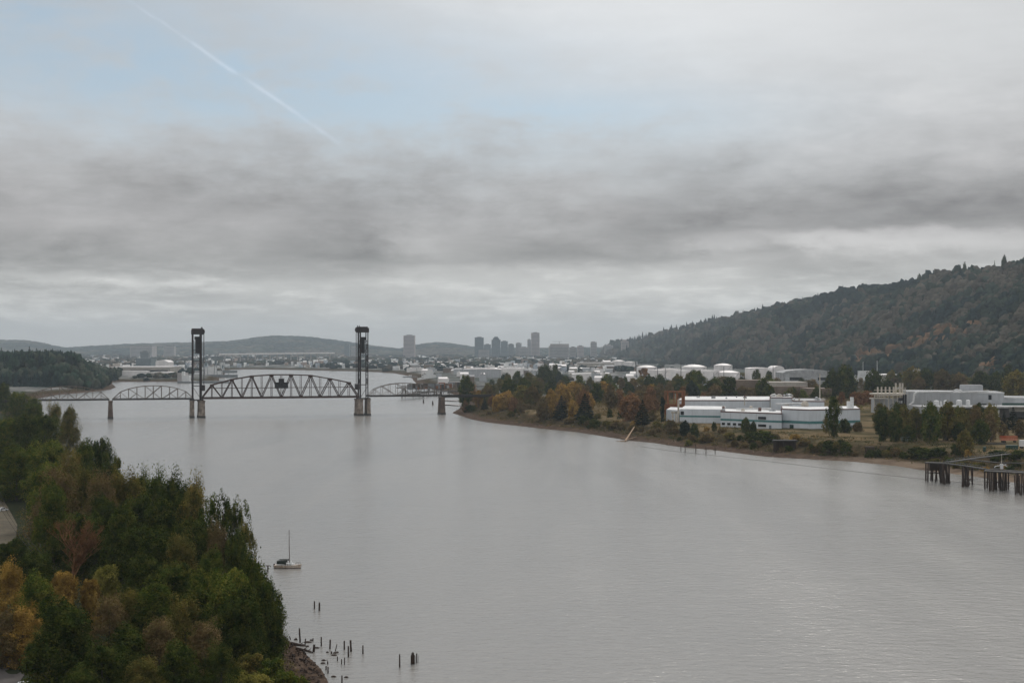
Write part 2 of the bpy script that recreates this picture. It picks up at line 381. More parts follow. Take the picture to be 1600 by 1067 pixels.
class MB:
    def __init__(s): s.v = []; s.f = []; s.fm = []; s.mi = 0
    def quad(s, a, b, c, d): n = len(s.v); s.v += [tuple(a), tuple(b), tuple(c), tuple(d)]; s.f.append((n, n+1, n+2, n+3)); s.fm.append(s.mi)
    def prism(s, poly, z0, z1, cap=True, topscale=None):
        n = len(s.v); k = len(poly)
        cx = sum(p[0] for p in poly)/k; cy = sum(p[1] for p in poly)/k; t = topscale or 1
        s.v += [(p[0], p[1], z0) for p in poly]+[(cx+(p[0]-cx)*t, cy+(p[1]-cy)*t, z1) for p in poly]
        for i in range(k): s.f.append((n+i, n+(i+1) % k, n+k+(i+1) % k, n+k+i)); s.fm.append(s.mi)
        if cap:
            s.f.append(tuple(n+k+i for i in range(k))); s.fm.append(s.mi)
            s.f.append(tuple(n+k-1-i for i in range(k))); s.fm.append(s.mi)
    def box(s, x0, x1, y0, y1, z0, z1): s.prism([(x0, y0), (x1, y0), (x1, y1), (x0, y1)], z0, z1)
    def beam(s, p, q, w, h=None):
        """square bar from p to q"""
        p = Vector(p); q = Vector(q); h = h or w; d = (q-p)
        if d.length < 1e-6: return
        d.normalize(); up = Vector((0, 0, 1)) if abs(d.z) < .95 else Vector((1, 0, 0))
        a = d.cross(up).normalized(); b = a.cross(d).normalized(); n = len(s.v)
        for e in (p, q):
            for i, j in ((-1, -1), (1, -1), (1, 1), (-1, 1)): s.v.append(tuple(e+a*(i*w/2)+b*(j*h/2)))
        for i in range(4): s.f.append((n+i, n+(i+1) % 4, n+4+(i+1) % 4, n+4+i)); s.fm.append(s.mi)
        s.f.append((n+3, n+2, n+1, n)); s.f.append((n+4, n+5, n+6, n+7)); s.fm += [s.mi]*2
    def cone(s, p, q, r0, r1, k=8, caps=True):
        p = Vector(p); q = Vector(q); d = (q-p).normalized(); up = Vector((0, 0, 1)) if abs(d.z) < .95 else Vector((1, 0, 0))
        a = d.cross(up).normalized(); b = a.cross(d).normalized(); n = len(s.v)
        for e, r in ((p, r0), (q, r1)):
            for i in range(k): t = 2*math.pi*i/k; s.v.append(tuple(e+a*(r*math.cos(t))+b*(r*math.sin(t))))
        for i in range(k): s.f.append((n+i, n+(i+1) % k, n+k+(i+1) % k, n+k+i)); s.fm.append(s.mi)
        if caps: s.f.append(tuple(n+k-1-i for i in range(k))); s.f.append(tuple(n+k+i for i in range(k))); s.fm += [s.mi]*2
    def lathe(s, prof, k=16, c=(0, 0)):
        n = len(s.v)
        for r, z in prof:
            for i in range(k): t = 2*math.pi*i/k; s.v.append((c[0]+r*math.cos(t), c[1]+r*math.sin(t), z))
        for j in range(len(prof)-1):
            for i in range(k): s.f.append((n+j*k+i, n+j*k+(i+1) % k, n+(j+1)*k+(i+1) % k, n+(j+1)*k+i)); s.fm.append(s.mi)
        s.f.append(tuple(n+(len(prof)-1)*k+i for i in range(k))); s.fm.append(s.mi)
    def build(s, name, mat, parent=None, loc=None, smooth=False):
        me = bpy.data.meshes.new(name); off = Vector(loc) if loc is not None else Vector((0, 0, 0))
        me.from_pydata([tuple(Vector(v)-off) for v in s.v], [], s.f); me.update()
        for m_ in (mat if isinstance(mat, (list, tuple)) else [mat]): me.materials.append(m_)
        if isinstance(mat, (list, tuple)): me.polygons.foreach_set('material_index', s.fm)
        if smooth: me.polygons.foreach_set('use_smooth', [True]*len(me.polygons))
        o = bpy.data.objects.new(name, me); COL.objects.link(o)
        if parent is not None: o.parent = parent
        if loc is not None and parent is None: o.location = off
        return o
def copy_tree(o, parent=None):
    c = o.copy(); COL.objects.link(c); c.parent = parent
    for ch in list(o.children): copy_tree(ch, c)
    return c
def rel(o_loc, pts): return [(p[0]-o_loc[0], p[1]-o_loc[1]) for p in pts]
# ------------------------------------------------------------------ ground and water
def ground_mat():
    m, g = newmat('riverside_ground')
    geo = g.n('ShaderNodeNewGeometry'); pos = geo.outputs['Position']; sp = g.n('ShaderNodeSeparateXYZ'); g.link(pos, sp.inputs[0])
    X, Y, Z = sp.outputs
    at = g.n('ShaderNodeAttribute', attribute_name='zone'); zr = g.n('ShaderNodeSeparateColor'); g.link(at.outputs['Color'], zr.inputs[0])
    n1 = g.noise(pos, .035, 6, .62); n2 = g.noise(pos, .25, 5, .65); n3 = g.noise(pos, 1.1, 4, .6)
    mud = g.mix(g.ss(n2, .3, .7), (.04, .028, .022), (.098, .070, .052))
    mud = g.mix(g.ss(n3, .6, .72), mud, (.17, .14, .11))
    mud = g.mix(g.m('MULTIPLY', g.ss(X, 150, 230), g.ss(n1, .38, .55, .35, 1.0)), mud, g.mix(n2, (.10, .075, .055), (.24, .185, .135)))
    scrub = g.mix(g.ss(n2, .35, .65), (.022, .022, .012), (.075, .052, .03))
    dry = g.mix(g.ss(n1, .36, .62), (.05, .045, .024), (.155, .115, .068))
    dry = g.mix(g.m('MULTIPLY', g.ss(n2, .5, .7), .6), dry, (.05, .05, .022))
    zz = g.m('ADD', Z, g.m('MULTIPLY', g.m('SUBTRACT', n2, .5), 2.4))
    c = g.mix(g.ss(zz, 1.0, 1.9), mud, scrub)
    c = g.mix(g.ss(zz, 5.6, 7.4), c, dry)
    n4 = g.noise(pos, .008, 6, .7); n5 = g.noise(g.mapping(pos, (1, .35, 1)), .02, 5, .7)
    urb = g.mix(g.ss(n5, .4, .6), (.09, .095, .09), (.22, .21, .20))
    urb = g.mix(g.ss(n4, .47, .58), urb, (.045, .055, .045))
    c = g.mix(g.m('MULTIPLY', zr.outputs[0], g.ss(Z, 3.0, 6.5)), c, urb)
    c = g.mix(zr.outputs[1], c, g.mix(n1, (.018, .022, .014), (.04, .045, .025)))
    d = g.n('ShaderNodeBsdfDiffuse'); g.link(c, d.inputs[0])
    bn = g.n('ShaderNodeBump'); bn.inputs['Strength'].default_value = .5; bn.inputs['Distance'].default_value = .6; g.link(n3, bn.inputs['Height']); g.link(bn.outputs[0], d.inputs['Normal'])
    o = g.n('ShaderNodeOutputMaterial'); g.link(d.outputs[0], o.inputs[0]); return m
def build_ground():
    Ds = [90.0]
    while Ds[-1] < 19000: Ds.append(Ds[-1]*(1.0085 if Ds[-1] < 4000 else 1.016)+.3)
    Ds = np.array(Ds)
    us = np.concatenate([np.arange(-2400, -200, 60), np.arange(-200, 1800, 4.5), np.arange(1800, 4300, 50)])
    D, U = np.meshgrid(Ds, us, indexing='ij'); X = (U-CX)/F*D; Y = D
    d = river_sd(X, Y); H = ground(X, Y, d)
    nr, nc = D.shape; V = np.stack([X.ravel(), Y.ravel(), H.ravel()], 1)
    idx = np.arange(nr*nc).reshape(nr, nc)
    Fc = np.stack([idx[:-1, :-1].ravel(), idx[:-1, 1:].ravel(), idx[1:, 1:].ravel(), idx[1:, :-1].ravel()], 1)
    me = npmesh('ground', V, Fc, True)
    urb = np.clip((Y-1560)/200, 0, 1); foot = np.interp(U, *FOOT)
    hill = np.clip((Y-foot)/(foot*.05), 0, 1)*(U > 940)
    bl = sstep((178-U)/60)*sstep((Y-2100)/100)*sstep((3400-Y)/300)*(d > 0)
    wood = np.clip(hill+bl+np.clip((Y-10000)/1500, 0, 1)*.8+((X < -20) & (Y < 1250)), 0, 1)*(H > 1.5)
    colr = np.stack([urb.ravel(), wood.ravel(), np.zeros(urb.size), np.ones(urb.size)], 1).astype(np.float32)
    a = me.color_attributes.new('zone', 'FLOAT_COLOR', 'POINT'); a.data.foreach_set('color', colr.ravel())
    o = link('ground', me, ground_mat()); tag(o, kind='structure'); return o
build_ground()
def water_mat():
    m, g = newmat('river_water')
    geo = g.n('ShaderNodeNewGeometry'); pos = geo.outputs['Position']
    mp = g.mapping(pos, (.55, 1, 1), (0, 0, R(18)))
    n1 = g.noise(mp, .42, 4, .6, .3); n2 = g.noise(g.mapping(pos, (1, .7, 1), (0, 0, R(-30))), 1.6, 3, .6); n3 = g.noise(mp, .06, 3, .5)
    # slow patches of calmer and rougher water, stretched with the current
    big = g.noise(g.mapping(pos, (1, .22, 1), (0, 0, R(-14))), .012, 5, .6, .6)
    streak = g.noise(g.mapping(pos, (1, .10, 1), (0, 0, R(24))), .035, 4, .6)
    calm = g.ss(g.m('ADD', g.m('MULTIPLY', big, .6), g.m('MULTIPLY', streak, .4)), .36, .62)
    h = g.m('ADD', g.m('ADD', g.m('MULTIPLY', n1, .58), g.m('MULTIPLY', n2, .20)), g.m('MULTIPLY', n3, .45))
    bn = g.n('ShaderNodeBump'); bn.inputs['Distance'].default_value = .62
    g.link(g.m('ADD', .66, g.m('MULTIPLY', calm, .22)), bn.inputs['Strength']); g.link(h, bn.inputs['Height'])
    p = g.n('ShaderNodeBsdfPrincipled')
    g.link(g.mix(calm, (.190, .181, .167), (.212, .202, .186)), p.inputs['Base Color'])
    g.link(g.m('ADD', .16, g.m('MULTIPLY', calm, .06)), p.inputs['Roughness']); p.inputs['IOR'].default_value = 1.333
    p.inputs['Specular IOR Level'].default_value = .5
    g.link(bn.outputs[0], p.inputs['Normal'])
    o = g.n('ShaderNodeOutputMaterial'); g.link(p.outputs[0], o.inputs[0]); return m
w = MB(); w.quad((-9000, -150, 0), (9000, -150, 0), (9000, 9000, 0), (-9000, 9000, 0)); tag(w.build('river_water', water_mat()), kind='structure')
# ------------------------------------------------------------------ haze
hb = MB(); hb.box(-24000, 24000, -400, 19900, -5.2, 420)
hm, hg = newmat('haze_air'); pv = hg.n('ShaderNodeVolumePrincipled'); pv.inputs['Density'].default_value = 4.3e-5
pv.inputs['Color'].default_value = (.80, .91, 1.0, 1); pv.inputs['Anisotropy'].default_value = 0.0
ho = hg.n('ShaderNodeOutputMaterial'); hg.link(pv.outputs[0], ho.inputs['Volume'])
tag(hb.build('haze', hm), kind='stuff')

# ------------------------------------------------------------------ the railway bridge
AX = Vector((.957, .289, 0)); AX.normalize(); NB = Vector((-AX.y, AX.x, 0))      # along the deck, and away from the viewer
TL, TR = Vector((-291, 1312, 0)), Vector((-142, 1357, 0))
BR = empty('railway_bridge', (TL.x, TL.y, 0))
tag(BR, 'dark iron railway bridge with two tall lift towers and arched trusses across the river', 'bridge')
OFF = Vector((TL.x, TL.y, 0))
def loc(p): return Vector(p)-OFF
HW = 4.6
def truss(name, A, Lspan, npan, zb, ztop, mat, lift=False, label=None, dmat=None):
    """Two arched truss planes; npan main panels, ztop(t) gives the top chord height"""
    dirv = AX
    base = MB()
    pt = lambda s, side, z: loc(A+dirv*s+NB*(side*HW)+Vector((0, 0, z)))
    cw = .95 if lift else .62
    for side in (-1, 1):
        base.beam(pt(0, side, zb), pt(Lspan, side, zb), cw, 1.5 if lift else 1.1)
    base.box(0, 0, 0, 0, 0, 0) if False else None
    chord = base.build(name, mat if lift else M['deck'], BR); 
    if label: chord['label'] = label
    dk = MB()
    a = loc(A+dirv*.3-NB*(HW-.7)+Vector((0, 0, zb+.35))); b = loc(A+dirv*(Lspan-.3)-NB*(HW-.7)+Vector((0, 0, zb+.35)))
    dk.beam(loc(A+dirv*.3+Vector((0, 0, zb+.2))), loc(A+dirv*(Lspan-.3)+Vector((0, 0, zb+.2))), 2*HW-1.4, .9)
    k = int(Lspan/3)
    for i in range(k): s = (i+.5)*Lspan/k; dk.beam(pt(s, -.8, zb+.8), pt(s, .8, zb+.8), .3, .25)
    for r in (-.72, .72): dk.beam(loc(A+NB*r+dirv*.3+Vector((0, 0, zb+1.05))), loc(A+NB*r+dirv*(Lspan-.3)+Vector((0, 0, zb+1.05))), .12, .2)
    dk.build('deck', M['deck'], chord)
    bay = Lspan/npan
    tops = []
    if lift:   # upper nodes at mid bays
        xs = [0]+[bay*(i+.5) for i in range(npan)]+[Lspan]
    else:
        xs = [i*bay for i in range(npan+1)]
    for side in (-1, 1):
        tc = MB()
        pts = []
        if lift:
            for i in range(npan): s = bay*(i+.5); pts.append((s, ztop(s/Lspan)))
        else:
            pts = [(s, ztop(s/Lspan)) for s in xs[1:-1]]
        allp = [(0, zb)]+pts+[(Lspan, zb)]
        for (s0, z0), (s1, z1) in zip(allp[:-1], allp[1:]): tc.beam(pt(s0, side, z0), pt(s1, side, z1), cw if lift else .42, cw if lift else .48)
        tc.build('top_chord', mat, chord)
        def vert(s, z, w_):
            v = MB(); v.beam(pt(s, side, zb+.6), pt(s, side, z-.3), w_); v.build('vertical', mat, chord)
        def diag(s0, z0, s1, z1, w_):
            v = MB(); v.beam(pt(s0, side, z0), pt(s1, side, z1), w_); v.build('diagonal', mat, chord)
        if lift:
            for i in range(npan):
                s = bay*(i+.5); z = ztop(s/Lspan); vert(s, z, .5)
                if 0 < i: diag(s, z, s-bay/2, zb, .75)
                if i < npan-1: diag(s, z, s+bay/2, zb, .75)
                gp = MB(); gp.beam(pt(s-1.4, side, z-.6), pt(s+1.4, side, z-.6), .5 , 2.2); gp.build('gusset_plate', mat, chord)
                if i: 
                    s2 = bay*i; z2 = .5*(ztop((s2-bay/2)/Lspan)+ztop((s2+bay/2)/Lspan)); vert(s2, z2+.2, .42)
            v = MB(); zz = zb+9.6; v.beam(pt(bay*.35, side, zz-.4), pt(Lspan-bay*.35, side, zz-.4), .3, .35); v.build('tie_rail', mat, chord)
        else:
            half = npan//2
            for i in range(1, npan):
                s = xs[i]; z = ztop(s/Lspan); vert(s, z, .36)
            zf = lambda i: ztop(xs[i]/Lspan) if 0 < i < npan else zb
            i = 2
            mid = npan/2
            for i in range(2, npan-1, 2):      # long diagonals over two panels with short sub-struts
                j = i+2 if i < mid else i-2
                if i == mid:
                    for j in (i-2, i+2): diag(xs[i], zb, xs[j], zf(j), .42) if 0 < j < npan else None
                elif 0 <= j <= npan: diag(xs[i], zf(i), xs[j], zb, .42)
                mm = (i+j)//2
            for i in range(1, npan, 2):
                lo = i-1 if i < mid else i+1
                zc = .5*(zf(i)+zb) if 1 < i < npan-1 else zf(i)
                other = i-1 if i > mid else i+1
                diag(xs[i], .5*(zf(i)+zb), xs[lo], zb, .28)
                if i in (1, npan-1): diag(xs[i], zf(i), xs[other], zb, .3)
    # overhead bracing between the planes
    tb = MB()
    zs = [(bay*(i+.5)) for i in range(npan)] if lift else xs[2:-2]
    for s in zs: z = ztop(s/Lspan); tb.beam(pt(s, -1, z-.2), pt(s, 1, z-.2), .4 if lift else .25)
    for s0, s1 in (list(zip(zs[:-1], zs[1:])) if lift else []): tb.beam(pt(s0, -1, ztop(s0/Lspan)-.3), pt(s1, 1, ztop(s1/Lspan)-.3), .25); tb.beam(pt(s0, 1, ztop(s0/Lspan)-.35), pt(s1, -1, ztop(s1/Lspan)-.35), .25)
    tb.build('top_bracing', mat, chord)
    return chord
def lift_top(t):
    pts = [(0, 29.5), (1/16, 29.8), (3/16, 34.7), (5/16, 37.8), (7/16, 38.9), (9/16, 38.9), (11/16, 38.2), (13/16, 35.0), (15/16, 31.2), (1, 31)]
    return float(np.interp(t, [p[0] for p in pts], [p[1] for p in pts]))
ZB = 17.6
LA = TL+AX*4.7
LL = (TR-TL).length-9.4
lift = truss('lift_span', LA, LL, 8, ZB, lift_top, M['iron'], True, 'rust brown arched lift span between the towers')
oh = MB(); c0 = LL/2-.3
def obox(mb, s0, s1, n0, n1, z0, z1, A=LA):
    p = [loc(A+AX*s+NB*n_) for s, n_ in ((s0, n0), (s1, n0), (s1, n1), (s0, n1))]
    mb.prism([(q.x, q.y) for q in p], z0, z1)
obox(oh, c0-6, c0+6, -5.6, -1, 26.3, 31.6); obox(oh, c0-6.8, c0+6.8, -6.2, -.6, 31.2, 31.9); obox(oh, c0-2.4, c0+2.4, -5, -1.5, 31.9, 35.4)
oh.build('operator_house', M['black'], lift)
ow = MB()
for k in range(5): obox(ow, c0-5.2+k*2.2, c0-3.8+k*2.2, -5.66, -5.62, 28.6, 30.4)
ow.build('operator_house_window', M['glass'], lift)
def side_top(t):      # Parker arch
    q = 1-abs(2*t-1)**2.2
    return 17.2+2.0+10.3*q**.8 if 0 < t < 1 else 17.2
SA = TL-AX*76.5
truss('truss_span', SA+AX*1.5, 72.5, 10, 17.2, side_top, M['oldpaint'], label='pale weathered arched span between the left shore pier and the lift tower')
truss('truss_span', TL-AX*149, 71.5, 10, 17.2, side_top, M['oldpaint'], label='pale weathered arched span reaching the left bank trees')
truss('truss_span', TR+AX*3.5, 72.5, 10, 18.0, lambda t: side_top(t)+.8, M['oldpaint'], label='pale weathered arched span joining the second tower to the right bank')
# approach girder on the right bank
gA = TR+AX*77.5
gb = MB()
for sd_ in (-1, 1): gb.beam(loc(gA+NB*(sd_*2.5)+Vector((0, 0, 17.4))), loc(gA+AX*70+NB*(sd_*2.5)+Vector((0, 0, 17.4))), .5, 2.6)
gb.beam(loc(gA+Vector((0, 0, 18.4))), loc(gA+AX*70+Vector((0, 0, 18.4))), 6.2, .5)
gb.build('approach_girder', M['deck'], BR)
gb = MB(); g0 = TL-AX*150-AX*60
for sd_ in (-1, 1): gb.beam(loc(g0+NB*(sd_*2.5)+Vector((0, 0, 16.6))), loc(g0+AX*60+NB*(sd_*2.5)+Vector((0, 0, 16.6))), .5, 2.6)
gb.beam(loc(g0+Vector((0, 0, 17.6))), loc(g0+AX*60+Vector((0, 0, 17.6))), 6.2, .5)
gb.build('approach_girder', M['deck'], BR)
def pier(A, half, wid, top, name='bridge_pier', flare=1.12, label=None, mt='pier'):
    """concrete pier, pointed at both ends, standing in the river"""
    def ring(hx, hy): return [loc(A+AX*a+NB*b) for a, b in ((-hx, -hy), (hx, -hy), (hx, hy), (-hx, hy))]
    m = MB(); p = ring(half*flare, wid*flare); q = ring(half, wid)
    n = len(m.v); m.v += [(v.x, v.y, 1.6) for v in p]+[(v.x, v.y, top-1.2) for v in q]
    for i in range(4): m.f.append((n+i, n+(i+1) % 4, n+4+(i+1) % 4, n+4+i)); m.fm.append(0)
    m.prism([(v.x, v.y) for v in ring(half*1.18, wid*1.1)], top-1.2, top)
    o = m.build(name, M[mt], BR)
    if label: o['label'] = label
    f = MB(); f.prism([(v.x, v.y) for v in ring(half*flare*1.10, wid*flare*1.08)], -3, 1.7); f.build('pier_footing', M['pierfoot'], o)
    return o
pier(SA, 1.7, 5.2, 16.2, flare=1.3, label='slender brown pier under the joint of the two left arched spans', mt='brownpier')
pier(TR+AX*77, 1.8, 5.2, 16.8, flare=1.25, label='slender pier nearest the right bank point', mt='brownpier')
for T, sgn in ((TL, 1), (TR, -1)):
    pier(T+AX*(sgn*4.2), 2.7, 7.0, 15.6); pier(T-AX*(sgn*4.2), 1.55, 6.6, 15.6)
def tower(T, sgn, ztop=82.5):
    m = MB(); P4 = {}
    # platform at the foot carries the legs
    m.prism([((loc(T+AX*a+NB*b)).x, (loc(T+AX*a+NB*b)).y) for a, b in ((-6, -5.4), (6, -5.4), (6, 5.4), (-6, 5.4))], 15.6, 16.5)
    t = m.build('lift_tower', M['tower'], BR)
    front, back = sgn*3.7, -sgn*3.6
    q = lambda a, b, z: loc(T+AX*a+NB*b+Vector((0, 0, z)))
    for b in (-4.9, 4.9):
        l = MB(); l.beam(q(front, b, 16.5), q(front, b, ztop-5), 1.9, 1.3); l.build('leg', M['tower'], t)
        l = MB(); l.beam(q(back, b, 16.5), q(back, b, ztop-5), 1.0, .9); l.build('leg', M['tower'], t)
        # sloping brace lines on the front leg pair
        l = MB()
        lev = [16.8, 29, 42, 52, 62, 70]
        for z0, z1 in zip(lev[:-1], lev[1:]): l.beam(q(front, b, z1), q(back, b, z1), .45)
        for z0, z1 in ((42, 52), (52, 62)): l.beam(q(front, b, z0), q(back, b, z1), .18); l.beam(q(back, b, z0), q(front, b, z1), .18)
        l.beam(q(front-sgn*.4, b, 17.4), q(back, b, 28), .35) if b < 0 else None
        l.build('side_bracing', M['tower'], t)
    l = MB()
    for aa in (front, back):
        for z0, z1 in ((27, 38), (38, 49), (49, 60), (60, 71)):
            l.beam(q(aa, -4.9, z0), q(aa, 4.9, z1), .35); l.beam(q(aa, 4.9, z0), q(aa, -4.9, z1), .35); l.beam(q(aa, -4.9, z1), q(aa, 4.9, z1), .5)
    l.build('cross_bracing', M['tower'], t)
    l = MB(); obox(l, -4.6, 4.6, -5.6, 5.6, ztop-5.2, ztop-.9, T); obox(l, -4.2, 3.6, -4.6, 4.6, ztop-.9, ztop+.3, T); l.build('machinery_house', M['tower'], t)
    for b in (-4.4, 4.4):
        l = MB(); c = q(front+sgn*.5, b, ztop-2.6); l.cone(c-NB*.6, c+NB*.6, 3.0, 3.0, 20); l.build('sheave', M['tower'], t)
        l = MB(); l.cone(q(front+sgn*1.0, b, ztop-1), q(front+sgn*1.0, b, ztop+1.6), .5, .35, 6); l.build('vent', M['tower'], t)
    l = MB(); obox(l, min(front-sgn*1.3, front-sgn*4.6), max(front-sgn*1.3, front-sgn*4.6), -3.9, 3.9, 59, 71.5, T); obox(l, min(front-sgn*1, front-sgn*5.4), max(front-sgn*1, front-sgn*5.4), -3.9, 3.9, 71.5, 74.5, T)
    l.build('counterweight', M['black'], t)
    l = MB()
    for b in (-3, -1, 1, 3): l.beam(q(front+sgn*2.9, b, 30), q(front+sgn*2.9, b, ztop-3), .16)
    l.build('lift_cable', M['tower'], t)
    l = MB(); obox(l, min(front+sgn*.9, front+sgn*3.6), max(front+sgn*.9, front+sgn*3.6), -5.2, 5.2, 24.5, 29.8, T); l.build('guide_housing', M['tower'], t)
    l = MB()
    for b in (-4.9,):
        l.beam(q(front, b-1.2, 17), q(front, b-1.2, ztop-6), .25); l.beam(q(front, b-1.9, 17), q(front, b-1.9, ztop-6), .25)
        for z in np.arange(18, ztop-6, 1.6): l.beam(q(front, b-1.2, z), q(front, b-1.9, z), .12)
    l.build('ladder', M['tower'], t)
    return t
tower(TL, 1, 81.6)['label'] = 'left of the two dark iron lift towers'
tower(TR, -1, 84.0)['label'] = 'right of the two dark iron lift towers'
# ------------------------------------------------------------------ generic buildings
def wall_pt(poly, i, t):
    a = Vector(poly[i]).to_2d() if len(poly[i]) > 2 else Vector(poly[i]); b = poly[(i+1) % len(poly)]; b = Vector((b[0], b[1])); a = Vector((a[0], a[1]))
    return a+(b-a)*t, (b-a).normalized()
def on_wall(mb, poly, i, t0, t1, z0, z1, proud=.12, back=.2):
    """a thin slab on wall i of the footprint (counter-clockwise footprint, outward is to the right of the edge)"""
    p, d = wall_pt(poly, i, t0); q, _ = wall_pt(poly, i, t1); n = Vector((d.y, -d.x))
    a, b = p+n*proud, q+n*proud; c, e = q-n*back, p-n*back
    mb.prism([tuple(a), tuple(b), tuple(c), tuple(e)], z0, z1)
def inset(poly, k):
    cx = sum(p[0] for p in poly)/len(poly); cy = sum(p[1] for p in poly)/len(poly)
    out = []
    for p in poly:
        d = Vector((p[0]-cx, p[1]-cy)); l = d.length; out.append((cx+d.x*(l-k)/l, cy+d.y*(l-k)/l))
    return out
def ccw(poly):
    a = sum(poly[i][0]*poly[(i+1) % len(poly)][1]-poly[(i+1) % len(poly)][0]*poly[i][1] for i in range(len(poly)))
    return poly if a > 0 else poly[::-1]
def hall(poly, z0, z1, wall, roof, parent, par=.7, wname='wall', edge=None):
    """flat-roofed block: walls, a roof sheet set down behind a parapet edge"""
    poly = ccw(poly); w_ = MB(); w_.prism(poly, z0, z1, cap=True)
    wo = w_.build(wname, wall, parent)
    r = MB(); r.prism(inset(poly, .5), z1+.05, z1+.3); ro = r.build('roof', roof, parent)
    if edge:
        e = MB()
        for i in range(len(poly)):
            on_wall(e, poly, i, 0, 1, z1-.35, z1+.42, .16, .25)
        e.build('roof_edge', edge, parent)
    return poly, wo, ro
def rect(x0, x1, y0, y1): return [(x0, y0), (x1, y0), (x1, y1), (x0, y1)]

# ------------------------------------------------------------------ riverside plant with the teal stripe
o0 = P(1222, 671, 8)
FA = empty('factory', (o0.x, o0.y, 0))
tag(FA, 'long low white riverside factory with a teal stripe and flat cluttered roofs', 'factory')
L0 = (o0.x, o0.y)
def fp(*pts): return rel(L0, [P(a, b, 8) for a, b in pts])
def depth_poly(front, dy):      # extend a front polyline back by dy metres
    b = [(p[0]+dy*.18, p[1]+dy) for p in front]
    return ccw(list(front)+b[::-1])
Fz = lambda py, D: ZD(py, D)
# blocks: (front points px,py at ground), depth, top
def block(front, dy, ztop, stripe=None, edge=None, roof='white2', z0=6.5, wall='white'):
    fr = fp(*front); poly, wo, ro = hall(depth_poly(fr, dy), z0, ztop, M[wall], M[roof], FA, edge=edge)
    if stripe:
        for i in range(len(poly)):
            a = Vector((*poly[i], 0)); b = Vector((*poly[(i+1) % len(poly)], 0))
            if (a.y+b.y)/2 < sum(p[1] for p in poly)/len(poly)-1 or True:
                pass
        s = MB()
        for i in range(len(poly)): on_wall(s, poly, i, 0, 1, stripe[0], stripe[1], .10, .15)
        s.build('stripe', M['teal'], wo)
    return poly, wo
A1, A1w = block([(1062, 662), (1130, 663)], 60, 18.6, (13.0, 14.2))
A1b, _ = block([(1041, 660), (1061.5, 661.5)], 50, 17.4)
A2, A2w = block([(1126, 667), (1221.5, 671)], 45, 18.8, (12.6, 14.0), M['redtrim'])
A3, A3w = block([(1222.2, 670), (1265, 672), (1344, 670)], 48, 21.6, (12.2, 14.0), M['redtrim'])
pA4 = [PD(1058, 640, 1125), PD(1203, 640, 1125)]
p4, w4, r4 = hall(depth_poly(rel(L0, pA4), 90), 6.5, 22.2, M['white'], M['white2'], FA, edge=M['redtrim'])
pA5 = [PD(1204, 640, 1090), PD(1238, 640, 1085)]
hall(depth_poly(rel(L0, pA5), 60), 6.5, 25.6, M['white'], M['white2'], FA, edge=M['redtrim'])
pA6 = [PD(1239, 640, 1030), PD(1288, 640, 1025)]
hall(depth_poly(rel(L0, pA6), 55), 6.5, 25.0, M['white'], M['greyroof'], FA, edge=M['redtrim'])
def edge_index(poly, px_mid):
    best, bi = 1e9, 0
    for i in range(len(poly)):
        m_ = (Vector(poly[i])+Vector(poly[(i+1) % len(poly)]))/2
        d = Vector(poly[(i+1) % len(poly)])-Vector(poly[i])
        if d.x < 2: continue
        u = CX+F*(m_.x+L0[0])/(m_.y+L0[1]); s = abs(u-px_mid)+m_.y*.3
        if s < best: best, bi = s, i
    return bi
e2 = edge_index(A2, 1174)
def fwin(poly, e, px, w_, z0, z1, parent, name='window'):
    a = Vector(poly[e]); b = Vector(poly[(e+1) % len(poly)])
    ua = CX+F*(a.x+L0[0])/(a.y+L0[1]); ub = CX+F*(b.x+L0[0])/(b.y+L0[1])
    t = (px-ua)/(ub-ua); h = w_/2/(b-a).length
    m = MB(); on_wall(m, poly, e, t-h, t+h, z0, z1, .18, .1); o = m.build(name, M['glass'], parent)
    s = MB(); on_wall(s, poly, e, t-h-.004, t+h+.004, z0-.25, z0-.02, .30, .1); s.build('sill', M['white2'], o)
for px_ in (1130.5, 1139.2, 1148.2, 1156.5): fwin(A2, e2, px_, 2.6, 9.5, 11.2, A2w)
fwin(A2, e2, 1191.5, 6.2, 14.4, 16.3, A2w); fwin(A2, e2, 1191.5, 6.2, 9.3, 11.0, A2w)
e3 = edge_index(A3, 1243)
dm = MB(); on_wall(dm, A3, e3, .28, .42, 8, 11.2, .16, .1); dm.build('door', M['green'], A3w)
dm = MB(); on_wall(dm, A2, e2, .80, .835, 8, 10.6, .16, .1); dm.build('door', M['bluegrey'], A2w)
# awning over the right-hand door
e4 = edge_index(A3, 1304)
dm = MB(); on_wall(dm, A3, e4, .50, .98, 10.4, 10.8, 3.2, .0); dm.build('awning', M['greyroof'], A3w)
dm = MB()
for t_ in (.52, .66, .80, .96): on_wall(dm, A3, e4, t_, t_+.012, 7.4, 10.4, 3.1, -2.7)
dm.build('awning_post', M['green'], A3w)
# loading doorway and pipes at the left end
e1 = edge_index(A1, 1096)
dm = MB(); on_wall(dm, A1, e1, .02, .10, 14.6, 17.2, .16, .1); dm.build('opening', M['glass'], A1w)
def fpart(name, mat, px, pyt, pyb, D, wm, k=10, parent=FA, cap=None):
    """upright round piece given by its photo rows at distance D"""
    m = MB(); x = XD(px, D)-L0[0]; y = D-L0[1]; z0, z1 = ZD(pyb, D), ZD(pyt, D)
    prof = [(wm/2, z0), (wm/2, z1)]
    if cap: prof += [(wm/2*.7, z1+cap*.6), (.02, z1+cap)]
    m.lathe(prof, k, (x, y)); return m.build(name, M[mat], parent)
def fbox(name, mat, px0, px1, pyt, pyb, D, dy, parent=FA):
    m = MB(); m.box(XD(px0, D)-L0[0], XD(px1, D)-L0[0], D-L0[1], D+dy-L0[1], ZD(pyb, D), ZD(pyt, D)); return m.build(name, M[mat], parent)
